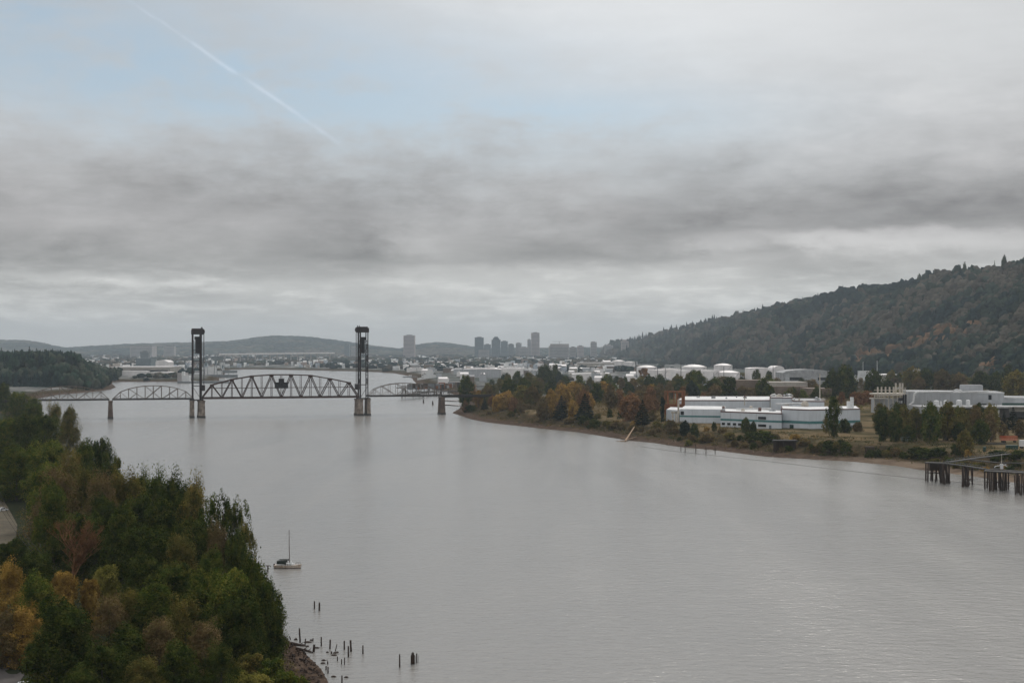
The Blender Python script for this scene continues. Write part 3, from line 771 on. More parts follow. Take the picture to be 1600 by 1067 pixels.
fpart('vent_stack', 'cream', 1060, 624, 662, 1045, 1.4)
fpart('vent_stack', 'cream', 1163.5, 620.5, 633, 1110, .9)
fbox('vent_stack', 'white2', 1329.5, 1334, 620.5, 642, 985, 2.2); fbox('vent_box', 'white2', 1324.5, 1329.2, 627, 642, 985, 3)
fbox('loading_frame', 'cream', 1050, 1052.5, 645, 661, 1032, 1.2); fbox('loading_frame', 'cream', 1055.5, 1057.5, 643, 661, 1032, 1.2); fbox('loading_frame', 'cream', 1049, 1062, 642.8, 645.6, 1032, 1.5)
rnd = random.Random(5)
for k in range(64):          # ducts and machines on the roofs
    D = rnd.choice([1000, 1040, 1075, 1095]); px_ = rnd.uniform(1128, 1285)
    zr = {1000: 18.8, 1040: 21.6, 1075: 21.6, 1095: 21.6}[D]
    if D == 1040 and px_ > 1236: zr = 25.0
    if D == 1040 and px_ < 1222: zr = 18.8; 
    if D >= 1075 and px_ < 1204:
        D = rnd.uniform(1132, 1185); zr = 22.2; px_ = rnd.uniform(1068, 1198)
        if rnd.random() < .5: continue
    if D >= 1075 and px_ > 1204: zr = 25.6; D = 1105; px_ = rnd.uniform(1206, 1240)
    x = XD(px_, D)-L0[0]; y = D-L0[1]; m = MB(); w_ = rnd.uniform(1.0, 3.2); h = rnd.uniform(.8, 2.2)
    if rnd.random() < .5: m.box(x, x+w_, y, y+w_, zr, zr+h); m.box(x+w_*.2, x+w_*.8, y+w_*.2, y+w_*.8, zr+h, zr+h+.4)
    else: m.lathe([(w_*.35, zr), (w_*.35, zr+h), (w_*.5, zr+h+.2), (w_*.15, zr+h+.8)], 10, (x, y))
    m.build('roof_unit', M[rnd.choice(['white2', 'cream', 'grey', 'redtrim', 'greyroof'])], FA)
m = MB(); 
for (a, b, zz) in (((1212, 1022), (1262, 1022), 23.3), ((1150, 1012), (1205, 1010), 20.0)):
    m.cone((XD(a[0], a[1])-L0[0], a[1]-L0[1], zz), (XD(b[0], b[1])-L0[0], b[1]-L0[1], zz+.5), .55, .55, 8)
m.build('roof_duct', M['white2'], FA)
for (a, b, D) in ((1218, 621, 1100), (1258, 632, 1010)):      # round fans on the roof
    m = MB(); c = PD(a, b, D)-Vector((L0[0], L0[1], 0)); m.cone(c, c+Vector((0, 1.2, 0)), 2.6, 2.6, 16); m.build('fan_housing', M['cream'], FA)
def upright(name, label, cat, px, pyt, pyb, D, w_, mat, arm=None, group=None):
    z0 = ZD(pyb, D); z1 = ZD(pyt, D); m = MB(); m.cone((0, 0, 0), (0, 0, z1-z0), w_/2, w_*.32, 8)
    if arm: m.beam((-arm, 0, z1-z0-.6), (arm, 0, z1-z0-.6), .25); m.beam((-arm*.7, 0, z1-z0-1.8), (arm*.7, 0, z1-z0-1.8), .2)
    else: m.lathe([(w_*.5, z1-z0), (w_*.55, z1-z0+.3), (.05, z1-z0+.6)], 8)
    o = m.build(name, M[mat]); o.location = (XD(px, D), D, z0); return tag(o, label, cat, group)
upright('mast_pole', 'tall pale mast rising from the factory roof beside the grey shed', 'mast', 1281, 585, 628, 1060, 1.0, 'cream')
upright('mast_pole', 'thin white pole, taller of the two before the wooded hill', 'mast', 1370.5, 564, 586, 1700, .8, 'white2')
upright('mast_pole', 'thin white pole, shorter of the two before the wooded hill', 'mast', 1348.5, 566, 580, 1700, .6, 'white2')

# ------------------------------------------------------------------ boiler house with stacks
def site(name, label, cat, px, D, z=0):
    global L0
    L0 = (XD(px, D), D); e = empty(name, (L0[0], L0[1], 0)); tag(e, label, cat); return e
BH = site('boiler_house', 'cream boiler house with a row of upright exhaust stacks', 'boiler house', 1390, 1140)
fbox('frame', 'cream', 1365.5, 1414, 614.5, 617, 1140, 14, BH)
fbox('wall', 'grey', 1367, 1412, 623, 645, 1143, 12, BH)
for px_ in (1366, 1374, 1381, 1388, 1395, 1402, 1412): fbox('post', 'cream', px_, px_+1.0, 616.8, 645, 1140, .6, BH)
fbox('canopy', 'cream', 1360, 1385, 621.5, 623.2, 1137, 4, BH)
for px_ in (1371.4, 1377.4, 1383.7, 1390, 1396.2): fpart('stack', 'cream', px_, 604.5, 624, 1146, 1.35, 10, BH)
for px_ in (1399.6, 1406, 1410.2): fpart('stack', 'cream', px_, 598.4, 624, 1148, 1.5, 10, BH)
fpart('stack', 'cream', 1414.4, 605.5, 624, 1150, .7, 8, BH)
m = MB(); m.cone(PD(1366, 609.5, 1146)-Vector((*L0, 0)), PD(1400, 609.5, 1146)-Vector((*L0, 0)), .22, .22, 6); m.build('pipe', M['cream'], BH)
m = MB(); m.cone(PD(1366, 619, 1139)-Vector((*L0, 0)), PD(1418, 617, 1139)-Vector((*L0, 0)), .3, .3, 6); m.build('pipe', M['cream'], BH)
DC = site('dust_collector', 'black hopper tower with twin tanks before the stacks', 'dust collector', 1411, 1085)
fpart('tank', 'black', 1411.8, 617.5, 631, 1085, 1.5, 12, DC, .8); fpart('tank', 'black', 1415.2, 617, 646, 1085, 1.5, 12, DC, .8)
fbox('hopper', 'black', 1404.5, 1411, 621.4, 626, 1083, 3, DC); fbox('hopper', 'black', 1406.5, 1416.5, 630, 637, 1083, 4, DC)
for a in (1404.3, 1406.3, 1410.3, 1416): fbox('leg', 'black', a, a+.7, 625, 655, 1083.4, .5, DC)
# ------------------------------------------------------------------ pale grey plant on the right
GP = site('processing_plant', 'long pale grey windowless plant with a rooftop box and small white tanks', 'industrial building', 1498, 1130)
def gpoly(px0, px1, D0, D1, dy): return depth_poly(rel(L0, [(XD(px0, D0), D0), (XD(px1, D1), D1)]), dy)
g1, g1w, _ = hall(gpoly(1419, 1569, 1150, 1120, 45), 8, ZD(613, 1135), M['grey'], M['greyroof'], GP, edge=M['white2'])
hall(gpoly(1568.5, 1665, 1125, 1105, 40), 8, ZD(621.5, 1120), M['grey'], M['greyroof'], GP, edge=M['white2'])
hall(gpoly(1503, 1536, 1152, 1148, 14), ZD(614, 1140), ZD(602.3, 1145), M['grey'], M['greyroof'], GP, wname='rooftop_box')
m = MB(); on_wall(m, g1, edge_index(g1, 1490), .84, .872, ZD(624.5, 1122), ZD(617, 1122), .18, .1); m.build('window', M['glass'], g1w)
m = MB(); on_wall(m, g1, edge_index(g1, 1490), .72, .82, ZD(633, 1122), ZD(630.8, 1122), .18, .1); m.build('window', M['glass'], g1w)
fbox('dark_band', 'green', 1566, 1640, 629.5, 634, 1100, .6, GP); fbox('canopy', 'white2', 1564, 1640, 634, 636.2, 1092, 12, GP)  # narrow dark green band along the annex wall, and the canopy
fbox('lower_wall', 'white2', 1577, 1640, 636.2, 643, 1100, 20, GP)
fbox('retaining_wall', 'plank', 1470, 1577, 637.5, 652, 1088, 3, GP); fbox('terrace', 'greyroof', 1440, 1577, 635.5, 637.5, 1086, 34, GP)
for px_, w_, t_, b_ in ((1463, 4.0, 626.5, 635.5), (1477.5, 3.0, 626.5, 634), (1498.5, 4.4, 625.8, 635.5), (1512.5, 3.2, 625.8, 635.5), (1470, 1.6, 628, 635)): fpart('small_tank', 'white2', px_, t_, b_, 1102, w_, 14, GP, .7)
for px_, h in ((1461, 2.2), (1482, 1.8), (1521, 2.0), (1527, 1.6), (1534, 2.2), (1440, 2.0), (1550, 1.0)):
    fbox('roof_unit', 'white2', px_, px_+2.4, 613.2-h, 613.6, 1135, 3, GP)
m = MB(); c = [PD(a, b, 1128)-Vector((*L0, 0)) for a, b in ((1430, 618), (1430, 612.5), (1488, 611.5), (1494, 608.8), (1500, 609.5), (1504, 612.5), (1545, 611))]
for a, b in zip(c[:-1], c[1:]): m.cone(a, b, .55, .55, 8)
m.build('duct', M['white2'], GP)
m = MB(); c = [PD(a, b, 1104)-Vector((*L0, 0)) for a, b in ((1420, 633), (1424, 631), (1427, 628), (1428, 616), (1433, 613))]
for a, b in zip(c[:-1], c[1:]): m.cone(a, b, .7, .7, 8)
m.build('duct', M['white2'], GP)
WT = site('white_tower', 'small white upright cabinet against the plant wall', 'cabinet', 1559.5, 1080); fbox('cabinet_body', 'white2', 1557.5, 1561.5, 641, 651, 1080, 2, WT); fbox('cabinet_roof', 'greyroof', 1557, 1562, 640.4, 640.9, 1079.5, 3, WT)
# ------------------------------------------------------------------ rust frame left of the factory
RF = site('steel_frame', 'rust orange open steel frame among the autumn trees', 'steel frame', 1054, 1110)
for px_ in (1038.5, 1042, 1052.5, 1056.5, 1065, 1069): fbox('post', 'rust', px_, px_+1.3, 611.5, 648, 1110, 1.0, RF)
fbox('beam', 'rust', 1038, 1070.6, 610.8, 612.6, 1109.6, 1.6, RF); fbox('wall', 'rust', 1039, 1070, 631, 648, 1111.2, .6, RF)
for px_ in (1042, 1056.5, 1069): fbox('cladding', 'rust', px_-3.0 if px_ > 1060 else px_, px_ + (0 if px_ > 1060 else 3.2), 613, 631, 1111.3, .5, RF)

# ------------------------------------------------------------------ fuel tanks below the hill
def tankobj(px, wpx, pyw, pyb, label, dome=.11):
    z0 = 8.; D = F*(CH-z0)/(pyb-HY); r = wpx/2*D/F; h = ZD(pyw, D)-z0
    e = empty('storage_tank', (XD(px, D), D+r, z0-1)); tag(e, label, 'storage tank', 'white fuel tanks below the wooded hill')
    m = MB(); m.lathe([(r, 0), (r, h+1)], 40); m.build('shell', M['tank'], e, smooth=False)
    m = MB(); m.lathe([(r*1.012, h+1.0), (r*1.012, h+1.5), (r*.75, h+1.5+r*dome*.9), (r*.4, h+1.5+r*dome*1.6), (.3, h+1.5+r*dome*1.9)], 40); m.build('domed_roof', M['tank'], e)
    m = MB()
    for k in range(14): a = -1.9+k*.09; m.beam((r*1.02*math.cos(a), r*1.02*math.sin(a), 1+h*k/14), (r*1.02*math.cos(a+.09), r*1.02*math.sin(a+.09), 1+h*(k+1)/14), .5, .25)
    m.build('stair', M['shipgrey'], e)
    m = MB()
    for k in range(24): a = k*math.pi/12; m.beam((r*math.cos(a), r*math.sin(a), h+1.5), (r*math.cos(a+math.pi/12), r*math.sin(a+math.pi/12), h+1.5), .15, 1.0)
    m.build('railing', M['tank'], e)
    return e
tankobj(1012, 32, 574.5, 593.5, 'white domed tank behind the orange round tree')
tankobj(1047, 37, 577, 598, 'broad flat white tank right of the orange round tree', .03)
tankobj(1087, 39, 574, 590.5, 'broad white tank with a shallow dome behind the tallest green tree')
tankobj(1132, 29, 571.5, 586, 'white tank with the highest dome at the foot of the hill', .12)
tankobj(1140, 38, 583, 600, 'white tank nearest the factory with a low dome', .10)
tankobj(984, 18, 566, 578.5, 'small upright white tank left of the domed tanks', .06)
tankobj(967, 20, 564.5, 577, 'smallest white tank at the left end of the tank farm', .1)
tankobj(1105, 46, 580, 600, 'low white tank between the green tree and the factory', .02)
tankobj(1030, 32, 579.5, 599, 'flat low white tank in front of the two left domed tanks', .03)
tankobj(1066, 34, 580, 600, 'flat low white tank hidden behind the tallest green tree', .03)
for k, (px_, t_, b_) in enumerate(((1027.5, 574, 596), (1039.5, 576, 597), (1064, 566, 596), (1115.5, 583, 604), (1131, 573, 598), (1208, 569, 600), (994, 566, 590))):
    upright('utility_pole', 'thin dark pole in the tank farm, %s' % ['just right of the orange tree', 'between the orange tree and the tall green tree', 'tallest, left of the tall green tree', 'in front of the low tank', 'before the highest dome', 'beside the narrow dark tree', 'left of the orange tree'][k],
            'utility pole', px_, t_, b_, 2150, 1.1, 'black', group='poles in the tank farm')
# ------------------------------------------------------------------ sheds between plant and hill
def shed(label, px0, px1, pyt, pyb, D, dy, wall='beige', roof='greyroof', ridge=0.0, cat='warehouse', group=None, name='warehouse', holes=()):
    x0, x1 = XD(px0, D), XD(px1, D); z0 = 6.0; zt = ZD(pyt, D); e = empty(name, ((x0+x1)/2, D, 0)); tag(e, label, cat, group)
    w_ = (x1-x0)/2; m = MB(); m.box(-w_, w_, 0, dy, z0, zt); m.build('wall', M[wall], e)
    r = MB()
    if ridge:
        n = 6; zz = zt+.05
        prof = [(-w_*1.02, zz)]+[(-w_*math.cos(math.pi*k/n)*1.02, zz+ridge*math.sin(math.pi*k/n)+.3) for k in range(n+1)]+[(w_*1.02, zz)]
        for (a, za), (b, zb_) in zip(prof[:-1], prof[1:]):
            r.quad((a, -.4, za), (b, -.4, zb_), (b, dy+.4, zb_), (a, dy+.4, za))
        nn = len(r.v); r.v += [(a, -.4, za) for a, za in prof]; r.f.append(tuple(range(nn, nn+len(prof)))); r.fm.append(0)
    else: r.box(-w_*1.01, w_*1.01, -.5, dy+.5, zt+.02, zt+.8)
    r.build('roof', M[roof], e)
    for (a, b, t, bb) in holes:
        h = MB(); h.box(XD(a, D)-(x0+x1)/2, XD(b, D)-(x0+x1)/2, -.25, .3, ZD(bb, D), ZD(t, D)); h.build('opening', M['glass'], e)
    return e
shed('long grey-roofed shed with dark open bays below the hill', 1224, 1302, 583, 592, 2050, 60, 'greyroof', 'greyroof', 5, holes=((1226, 1252, 589.5, 594), (1278, 1300, 589.5, 594)))
shed('white shed with a rounded end roof beside the tank farm', 1208, 1226, 578, 586, 2200, 50, 'tank', 'tank', 6)
shed('low white sheds right of the domed tanks', 1172, 1208, 576, 588, 2250, 50, 'tank', 'tank', 1.2)
shed('white two-step building between two dark trees below the hill', 1345, 1365, 580.5, 594, 2220, 20, 'white2', 'white2')
shed('low white-fronted building right of the thin poles', 1379, 1412, 586, 596, 2150, 25, 'beige', 'tank', 1.5)
shed('small pale house roof at the foot of the hill', 1422, 1438, 578, 586, 1900, 15, 'tank', 'tank', 1)
LV = site('levee_wall', 'long tan earth levee behind the factory', 'levee', 1230, 1500)
for (a, b, t, bb, D, mt_) in ((1200, 1262, 597, 604, 1520, 'beige'), (1201, 1262, 604, 609.5, 1500, 'brownwall'), (1150, 1200, 594, 607, 1540, 'brownwall'), (1262, 1300, 607, 611, 1460, 'brownwall')):
    fbox('earth_step', mt_, a, b, t, bb+6, D, 40, LV)
ZBK = None
# ------------------------------------------------------------------ dock with pilings on the right
def pile(mb, px, py, ztop, lean=(0, 0), r=.24):
    p = P(px, py, 0); mb.cone((p.x, p.y, -2), (p.x+lean[0], p.y+lean[1], ztop), r, r*.8, 7)
dk = empty('timber_dock', tuple(P(1540, 760, 0))); 
tag(dk, 'ruined timber dock of dark leaning piles under a narrow catwalk', 'dock'); dl = Vector(P(1540, 760, 0))
def dpile(px, py, ztop, lx=0, ly=0, r=.40):
    m = MB(); p = P(px, py, 0)-dl; m.cone((p.x, p.y, -2), (p.x+lx, p.y+ly, ztop), r, r*.8, 7); m.build('pile', M['wood'], dk)
rnd = random.Random(3)
for px_, lx in ((1446.5, 0), (1449.5, 0), (1454, .4), (1457, -.3), (1461, 1), (1464.5, -1), (1469, .2), (1472.5, .5)): dpile(px_, 750+rnd.uniform(0, 4), 9.2, lx+rnd.uniform(-.3, .3), rnd.uniform(-.5, .5))
for k in range(9): dpile(1471+k*1.5, 752+rnd.uniform(0, 5), 9.2, rnd.uniform(-1.4, .2), rnd.uniform(-1, 1), .46)
for px_, lx in ((1483, -2.4), (1486.3, -3.0), (1481, -1.5)): dpile(px_, 754, 9.0, lx, 0, .26)
for k in range(9): dpile(1503+k*1.2+rnd.uniform(-.4, .4), 757+rnd.uniform(0, 4), 8.8, rnd.uniform(-.6, .6), rnd.uniform(-1, 1), .46)
for px_, lx in ((1515, -1.2), (1519, .2), (1520, -.8)): dpile(px_, 757, 8.8, lx)
for k in range(13): dpile(1539.5+k*3.0+rnd.uniform(-.6, .6), 762+rnd.uniform(0, 6), 8.6, rnd.uniform(-.5, .5), rnd.uniform(-.5, .5), .4)
for px_, lx in ((1566, -1.6), (1569, -2.0), (1554, 0), (1556, 0)): dpile(px_, 765, 8.6, lx, 0, .34)
for k in range(12): dpile(1587+k*1.7+rnd.uniform(-.4, .4), 768+rnd.uniform(0, 6), 8.4, rnd.uniform(-.5, .5), rnd.uniform(-.5, .5), .3)
for k in range(14): dpile(1612+k*4, 775+k*1.0, 8.4, rnd.uniform(-.5, .5), 0, .3)
def walk(pts, w_, name='catwalk', mat='plank', th=.45):
    m = MB()
    for a, b in zip(pts[:-1], pts[1:]): m.beam(a, b, w_, th)
    return m.build(name, M[mat], dk)
q = lambda px, py, z: P(px, py, z)-dl
walk([q(1446, 722.5, 9.4), q(1478, 723.5, 9.4)], 4.5, 'platform')
m = MB(); m.box(*(q(1452, 728, 7.6).x, q(1476, 728, 7.6).x, q(1452, 728, 7.6).y-.3, q(1452, 728, 7.6).y+.3, 5.6, 9.0)); m.build('fender_boards', M['wood'], dk)
walk([q(1478, 724, 9.3), q(1510, 728, 9.1), q(1540, 733, 8.9), q(1575, 735, 8.8), q(1640, 739, 8.8), q(1720, 747, 8.8)], 2.4)
walk([q(1538, 735.5, 8.7), q(1572, 737, 8.6), q(1640, 741, 8.6)], 5.0, 'platform')
walk([q(1480, 722, 9.4), q(1530, 715, 9.2), q(1577, 709, 9.0)], 2.6)
walk([q(1505, 717, 9.1), q(1560, 723, 8.9), q(1640, 724, 8.8)], 1.6)
for a, b in (((1478, 724, 9.3), (1540, 733, 8.9)), ((1480, 722, 9.4), (1577, 709, 9.0))):
    m = MB(); A_, B_ = q(*a), q(*b); n = 16
    for k in range(n+1): p = A_.lerp(B_, k/n); m.beam(p, p+Vector((0, 0, 1.3)), .1)
    m.beam(A_+Vector((0, 0, 1.25)), B_+Vector((0, 0, 1.25)), .1); m.build('handrail', M['shipgrey'], dk)
for a, b in (((1455, 724), (1486, 754)),): pass
m = MB()
for px0, px1, py_, z in ((1446, 1476, 744, 4.2), (1503, 1520, 752, 3.6), (1540, 1578, 757, 3.4), (1588, 1606, 764, 3.4)):
    a, b = P(px0, py_+8, 0)-dl, P(px1, py_+9, 0)-dl; m.beam(a+Vector((0, -.3, z)), b+Vector((0, -.3, z)), .3, .4); m.beam(a+Vector((0, -.3, z+2)), b+Vector((0, -.3, z-1.4)), .25)
m.build('crossbeam', M['wood'], dk)
# loading arm standing on the dock
L0 = (P(1565, 733, 8.9).x, P(1565, 733, 8.9).y)
e = empty('loading_arm', (L0[0], L0[1], 8.9)); e.scale = (.8, .8, .8); tag(e, 'white loading arm on the end of the timber dock', 'loading arm')
m = MB(); m.box(-.7, .7, -.7, .7, .2, 3.0); m.build('pedestal', M['vanwhite'], e)
m = MB(); m.cone((0, 0, 3), (0, 0, 8.5), .16, .1, 8); m.build('mast', M['cream'], e)
m = MB(); m.beam((-3.6, 0, 1.7), (2.6, 0, 2.6), .35); m.beam((-3.6, 0, 1.7), (-3.9, 0, .9), .3); m.beam((.5, 0, 2.8), (3.2, 0, 1.5), .3); m.build('boom', M['vanwhite'], e)
m = MB(); m.box(-4.6, -1.2, -.8, .8, .2, .8); m.build('base_plate', M['plank'], e)
# old trestle on the beach and the dark landing
o1 = P(1360, 714, 1)
e = empty('pile_trestle', (o1.x, o1.y, 0)); tag(e, 'small ruined pile trestle standing on the muddy beach', 'trestle')
for k in range(8):
    m = MB(); x = (k % 4-1.5)*1.7; y = (k//4)*3.0; m.cone((x+rnd.uniform(-.6, .6), y, -1), (x*.7, y, 6.5), .22, .18, 7); m.build('pile', M['wood'], e)
m = MB(); m.box(-2.4, 2.2, -.4, 3.4, 6.4, 6.9); m.build('cap', M['wood'], e)
m = MB(); m.beam((-2.6, -.3, 3.0), (2.4, -.3, 5.4), .25); m.build('brace', M['wood'], e)
o1 = P(1226, 705, 2)
e = empty('old_landing', (o1.x, o1.y, 0)); tag(e, 'dark open timber landing with a pale deck edge on the bank', 'landing')
m = MB(); m.box(-6.5, 7.5, 0, 6, 8.0, 8.6); m.build('deck', M['plank'], e)
for k in range(6): m = MB(); m.cone((-5.8+k*2.5, .3, 1), (-5.8+k*2.5, .3, 8), .25, .22, 7); m.build('post', M['wood'], e)
m = MB(); m.box(-6.2, 7.2, 3, 3.4, 1, 8); m.build('back_wall', M['wood'], e)
# thin posts and floating boom along the right bank
for k, (px_, b_, h) in enumerate(((1070.5, 706.5, 4.5), (1087.5, 708, 5.5), (1103, 708.5, 4), (1117.5, 709, 4.5), (1064, 704, 3))):
    p = P(px_, b_, 0); m = MB(); m.cone((0, 0, -2), (rnd.uniform(-.2, .2), 0, h), .28, .2, 7); o = m.build('mooring_post', M['wood']); o.location = p
    tag(o, 'thin dark post standing in shallow water off the factory bank', 'post', 'thin posts off the factory bank')
bp = [(1000, 697), (1050, 704.5), (1090, 708.5), (1140, 714), (1200, 720.5), (1280, 730), (1350, 738), (1400, 743.5), (1445, 748.5), (1485, 751.5), (1503, 754), (1537, 757), (1560, 760), (1620, 765)]
m = MB(); pts = []
for (a, b), (c, d) in zip(bp[:-1], bp[1:]):
    for k in range(6): pts.append(P(a+(c-a)*k/6, b+(d-b)*k/6, .06))
for a, b in zip(pts[:-1], pts[1:]): m.beam(a, a.lerp(b, .93), .13, .1)
tag(m.build('log_boom', M['wood']), 'thin dark floating boom line strung along the right bank', 'boom')
# driftwood
p = P(984, 688, 1.5)
e = empty('driftwood_log', tuple(p)); tag(e, 'bleached fallen log leaning down the right bank to the water', 'log')
A_, B_ = P(977, 689, .5)-p, P(991, 667, 7.5)-p
m = MB(); m.cone(A_, B_, .7, .35, 8); m.build('trunk', M['drift'], e)
m = MB(); m.cone(A_.lerp(B_, .2), P(970, 683, 2)-p, .3, .12, 6); m.cone(A_.lerp(B_, .1), P(995, 682, 2.4)-p, .28, .1, 6); m.cone(A_, P(962, 689, .6)-p, .4, .1, 6); m.build('branch', M['drift'], e)
# vehicles and yard things at the right edge
def van(px, py, L, wd, h, rz, mat, label, cat='van', name='van'):
    p = on_ground(px, py); e = empty(name, tuple(p), rz); tag(e, label, cat)
    m = MB(); y = wd/2
    m.prism([(-L/2, -y), (L/2, -y), (L/2, y), (-L/2, y)], .45, h*.55); m.prism([(-L/2+.05, -y+.05), (L/2-L*.16, -y+.05), (L/2-L*.16, y-.05), (-L/2+.05, y-.05)], h*.55, h, topscale=.94)
    m.build('body', M[mat], e)
    m = MB(); m.box(L/2-L*.185, L/2-L*.14, -y+.12, y-.12, h*.58, h*.9); m.box(-L*.1, L*.28, -y-.02, -y+.12, h*.6, h*.86); m.build('window', M['glass'], e)
    for sx in (-1, 1):
        for sy in (-1, 1): m = MB(); m.cone((sx*L*.32, sy*(y-.15), .36), (sx*L*.32, sy*(y+.03), .36), .37, .37, 14); m.build('wheel', M['rubber'], e)
    return e
van(1417.5, 690, 7.2, 2.4, 3.0, R(8), 'palegreen', 'pale green van parked on the dry grass between two thickets')
# box truck, partly outside the frame
p = on_ground(1603, 700); e = empty('box_truck', tuple(p), R(5)); tag(e, 'white box truck cut off by the edge of the view', 'truck')
m = MB(); m.box(-3.4, 3, -1.25, 1.25, 1.0, 4.4); m.build('cargo_box', M['vanwhite'], e)
m = MB(); m.prism([(3.1, -1.15), (5, -1.15), (5, 1.15), (3.1, 1.15)], .7, 3.0, topscale=.9); m.build('cab', M['vanwhite'], e)
for x in (-2.4, 3.9):
    for y in (-1.1, 1.1): m = MB(); m.cone((x, y-.15, .5), (x, y+.15, .5), .5, .5, 14); m.build('wheel', M['rubber'], e)
p = on_ground(1576, 691); e = empty('hay_trailer', tuple(p), R(3)); e.name = 'flat_trailer'; tag(e, 'orange trailer with slatted sides before the small conifer', 'trailer')
m = MB(); m.box(-4.8, 4.8, -1.2, 1.2, 1.2, 1.6); m.build('bed', M['orange'], e)
m = MB()
for s in (-1.2, 1.15):
    for z in (2.0, 2.7, 3.4): m.box(-4.8, 4.8, s, s+.05, z, z+.35)
    for k in range(7): m.box(-4.8+k*1.58, -4.68+k*1.58, s-.05, s+.1, 1.6, 3.8)
m.build('slatted_side', M['orange'], e)
for x in (-3.6, -2.4, 3.6): 
    for y in (-1, 1): m = MB(); m.cone((x, y-.15, .5), (x, y+.15, .5), .5, .5, 14); m.build('wheel', M['rubber'], e)
p = on_ground(1581, 702); e = empty('waste_container', tuple(p), R(-4)); tag(e, 'dark green open waste container beside the box truck', 'container')
m = MB(); m.prism(rect(-3.0, 3.0, -1.2, 1.2), .15, 2.3, topscale=1.04); m.build('tub', M['green'], e)
m = MB(); 
for k in range(7): m.box(-2.9+k*.9, -2.75+k*.9, -1.32, -1.2, .3, 2.2)
m.build('rib', M['green'], e)
p = on_ground(1538.5, 705); e = empty('oil_drum', tuple(p)); tag(e, 'dark drum standing alone on the gravel yard', 'drum')
m = MB(); m.lathe([(.9, 0), (.9, 1.0), (.96, 1.05), (.9, 1.1), (.9, 2.4), (.96, 2.45), (.8, 2.5)], 14); m.build('drum_body', M['green'], e)
p = on_ground(1556, 694); e = empty('timber_pile', tuple(p)); tag(e, 'long pale timber stack in front of the orange trailer', 'timber stack')
m = MB()
for k in range(6): m.box(-8+k*.4, 6-k*.3, -1.2+.4*(k % 3), -.85+.4*(k % 3), .1+.35*(k//3), .42+.35*(k//3))
m.build('timber', M['plank'], e)
# ------------------------------------------------------------------ far city
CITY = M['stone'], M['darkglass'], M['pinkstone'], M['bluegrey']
def tower_b(label, px0, px1, pyt, D, mat, steps=(), crown=None, group=None, base=562):
    x0, x1 = XD(px0, D), XD(px1, D); w_ = (x1-x0)/2; zt = ZD(pyt, D); z0 = 6.0
    e = empty('office_tower', ((x0+x1)/2, D, 0)); tag(e, label, 'office tower', group)
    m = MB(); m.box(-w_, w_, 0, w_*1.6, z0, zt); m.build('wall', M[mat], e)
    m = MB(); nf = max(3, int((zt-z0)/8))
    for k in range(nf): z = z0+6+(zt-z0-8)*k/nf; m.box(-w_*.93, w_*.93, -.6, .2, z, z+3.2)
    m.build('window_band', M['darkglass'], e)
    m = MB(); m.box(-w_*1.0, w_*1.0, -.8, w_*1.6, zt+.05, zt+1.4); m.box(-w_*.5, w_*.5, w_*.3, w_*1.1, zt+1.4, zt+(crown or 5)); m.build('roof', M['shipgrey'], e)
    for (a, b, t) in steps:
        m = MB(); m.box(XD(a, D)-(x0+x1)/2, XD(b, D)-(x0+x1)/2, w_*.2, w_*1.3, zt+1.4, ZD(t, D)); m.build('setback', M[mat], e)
    return e
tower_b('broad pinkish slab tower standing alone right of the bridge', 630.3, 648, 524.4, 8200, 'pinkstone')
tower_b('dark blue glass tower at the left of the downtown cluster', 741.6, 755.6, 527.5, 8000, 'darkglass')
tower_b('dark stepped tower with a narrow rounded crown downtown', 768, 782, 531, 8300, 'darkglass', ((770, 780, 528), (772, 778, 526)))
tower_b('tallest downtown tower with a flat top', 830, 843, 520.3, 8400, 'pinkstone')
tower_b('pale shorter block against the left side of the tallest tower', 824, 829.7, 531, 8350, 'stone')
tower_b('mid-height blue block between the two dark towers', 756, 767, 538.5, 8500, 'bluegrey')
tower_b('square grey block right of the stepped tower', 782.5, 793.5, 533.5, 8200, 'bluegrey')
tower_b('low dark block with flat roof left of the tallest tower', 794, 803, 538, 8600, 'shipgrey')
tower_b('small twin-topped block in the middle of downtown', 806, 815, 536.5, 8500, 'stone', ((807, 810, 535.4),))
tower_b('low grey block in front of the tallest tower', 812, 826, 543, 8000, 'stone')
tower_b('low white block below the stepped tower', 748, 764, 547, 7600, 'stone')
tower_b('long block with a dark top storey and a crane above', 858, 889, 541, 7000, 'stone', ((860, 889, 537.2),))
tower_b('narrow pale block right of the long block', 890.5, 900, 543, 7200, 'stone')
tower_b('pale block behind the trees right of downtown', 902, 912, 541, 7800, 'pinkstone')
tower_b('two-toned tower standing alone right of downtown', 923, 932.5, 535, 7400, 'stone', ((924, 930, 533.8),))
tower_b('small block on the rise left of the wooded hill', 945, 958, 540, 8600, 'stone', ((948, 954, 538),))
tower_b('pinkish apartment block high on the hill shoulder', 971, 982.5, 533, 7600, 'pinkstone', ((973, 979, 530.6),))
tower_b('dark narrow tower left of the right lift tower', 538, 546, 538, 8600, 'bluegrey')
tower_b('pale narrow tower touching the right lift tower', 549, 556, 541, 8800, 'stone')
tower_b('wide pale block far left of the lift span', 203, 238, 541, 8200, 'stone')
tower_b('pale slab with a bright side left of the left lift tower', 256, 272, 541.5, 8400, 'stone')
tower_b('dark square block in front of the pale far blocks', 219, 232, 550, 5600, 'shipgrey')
# construction crane on the long block
m = MB(); c = PD(874, 541, 7050); m.beam((0, 0, 0), (0, 0, 46), 1.6); m.beam((-34, 0, 44), (14, 0, 44), 1.2); o = m.build('tower_crane', M['shipgrey']); o.location = (c.x, c.y, 60); tag(o, 'thin tower crane above the long dark-topped block', 'crane')
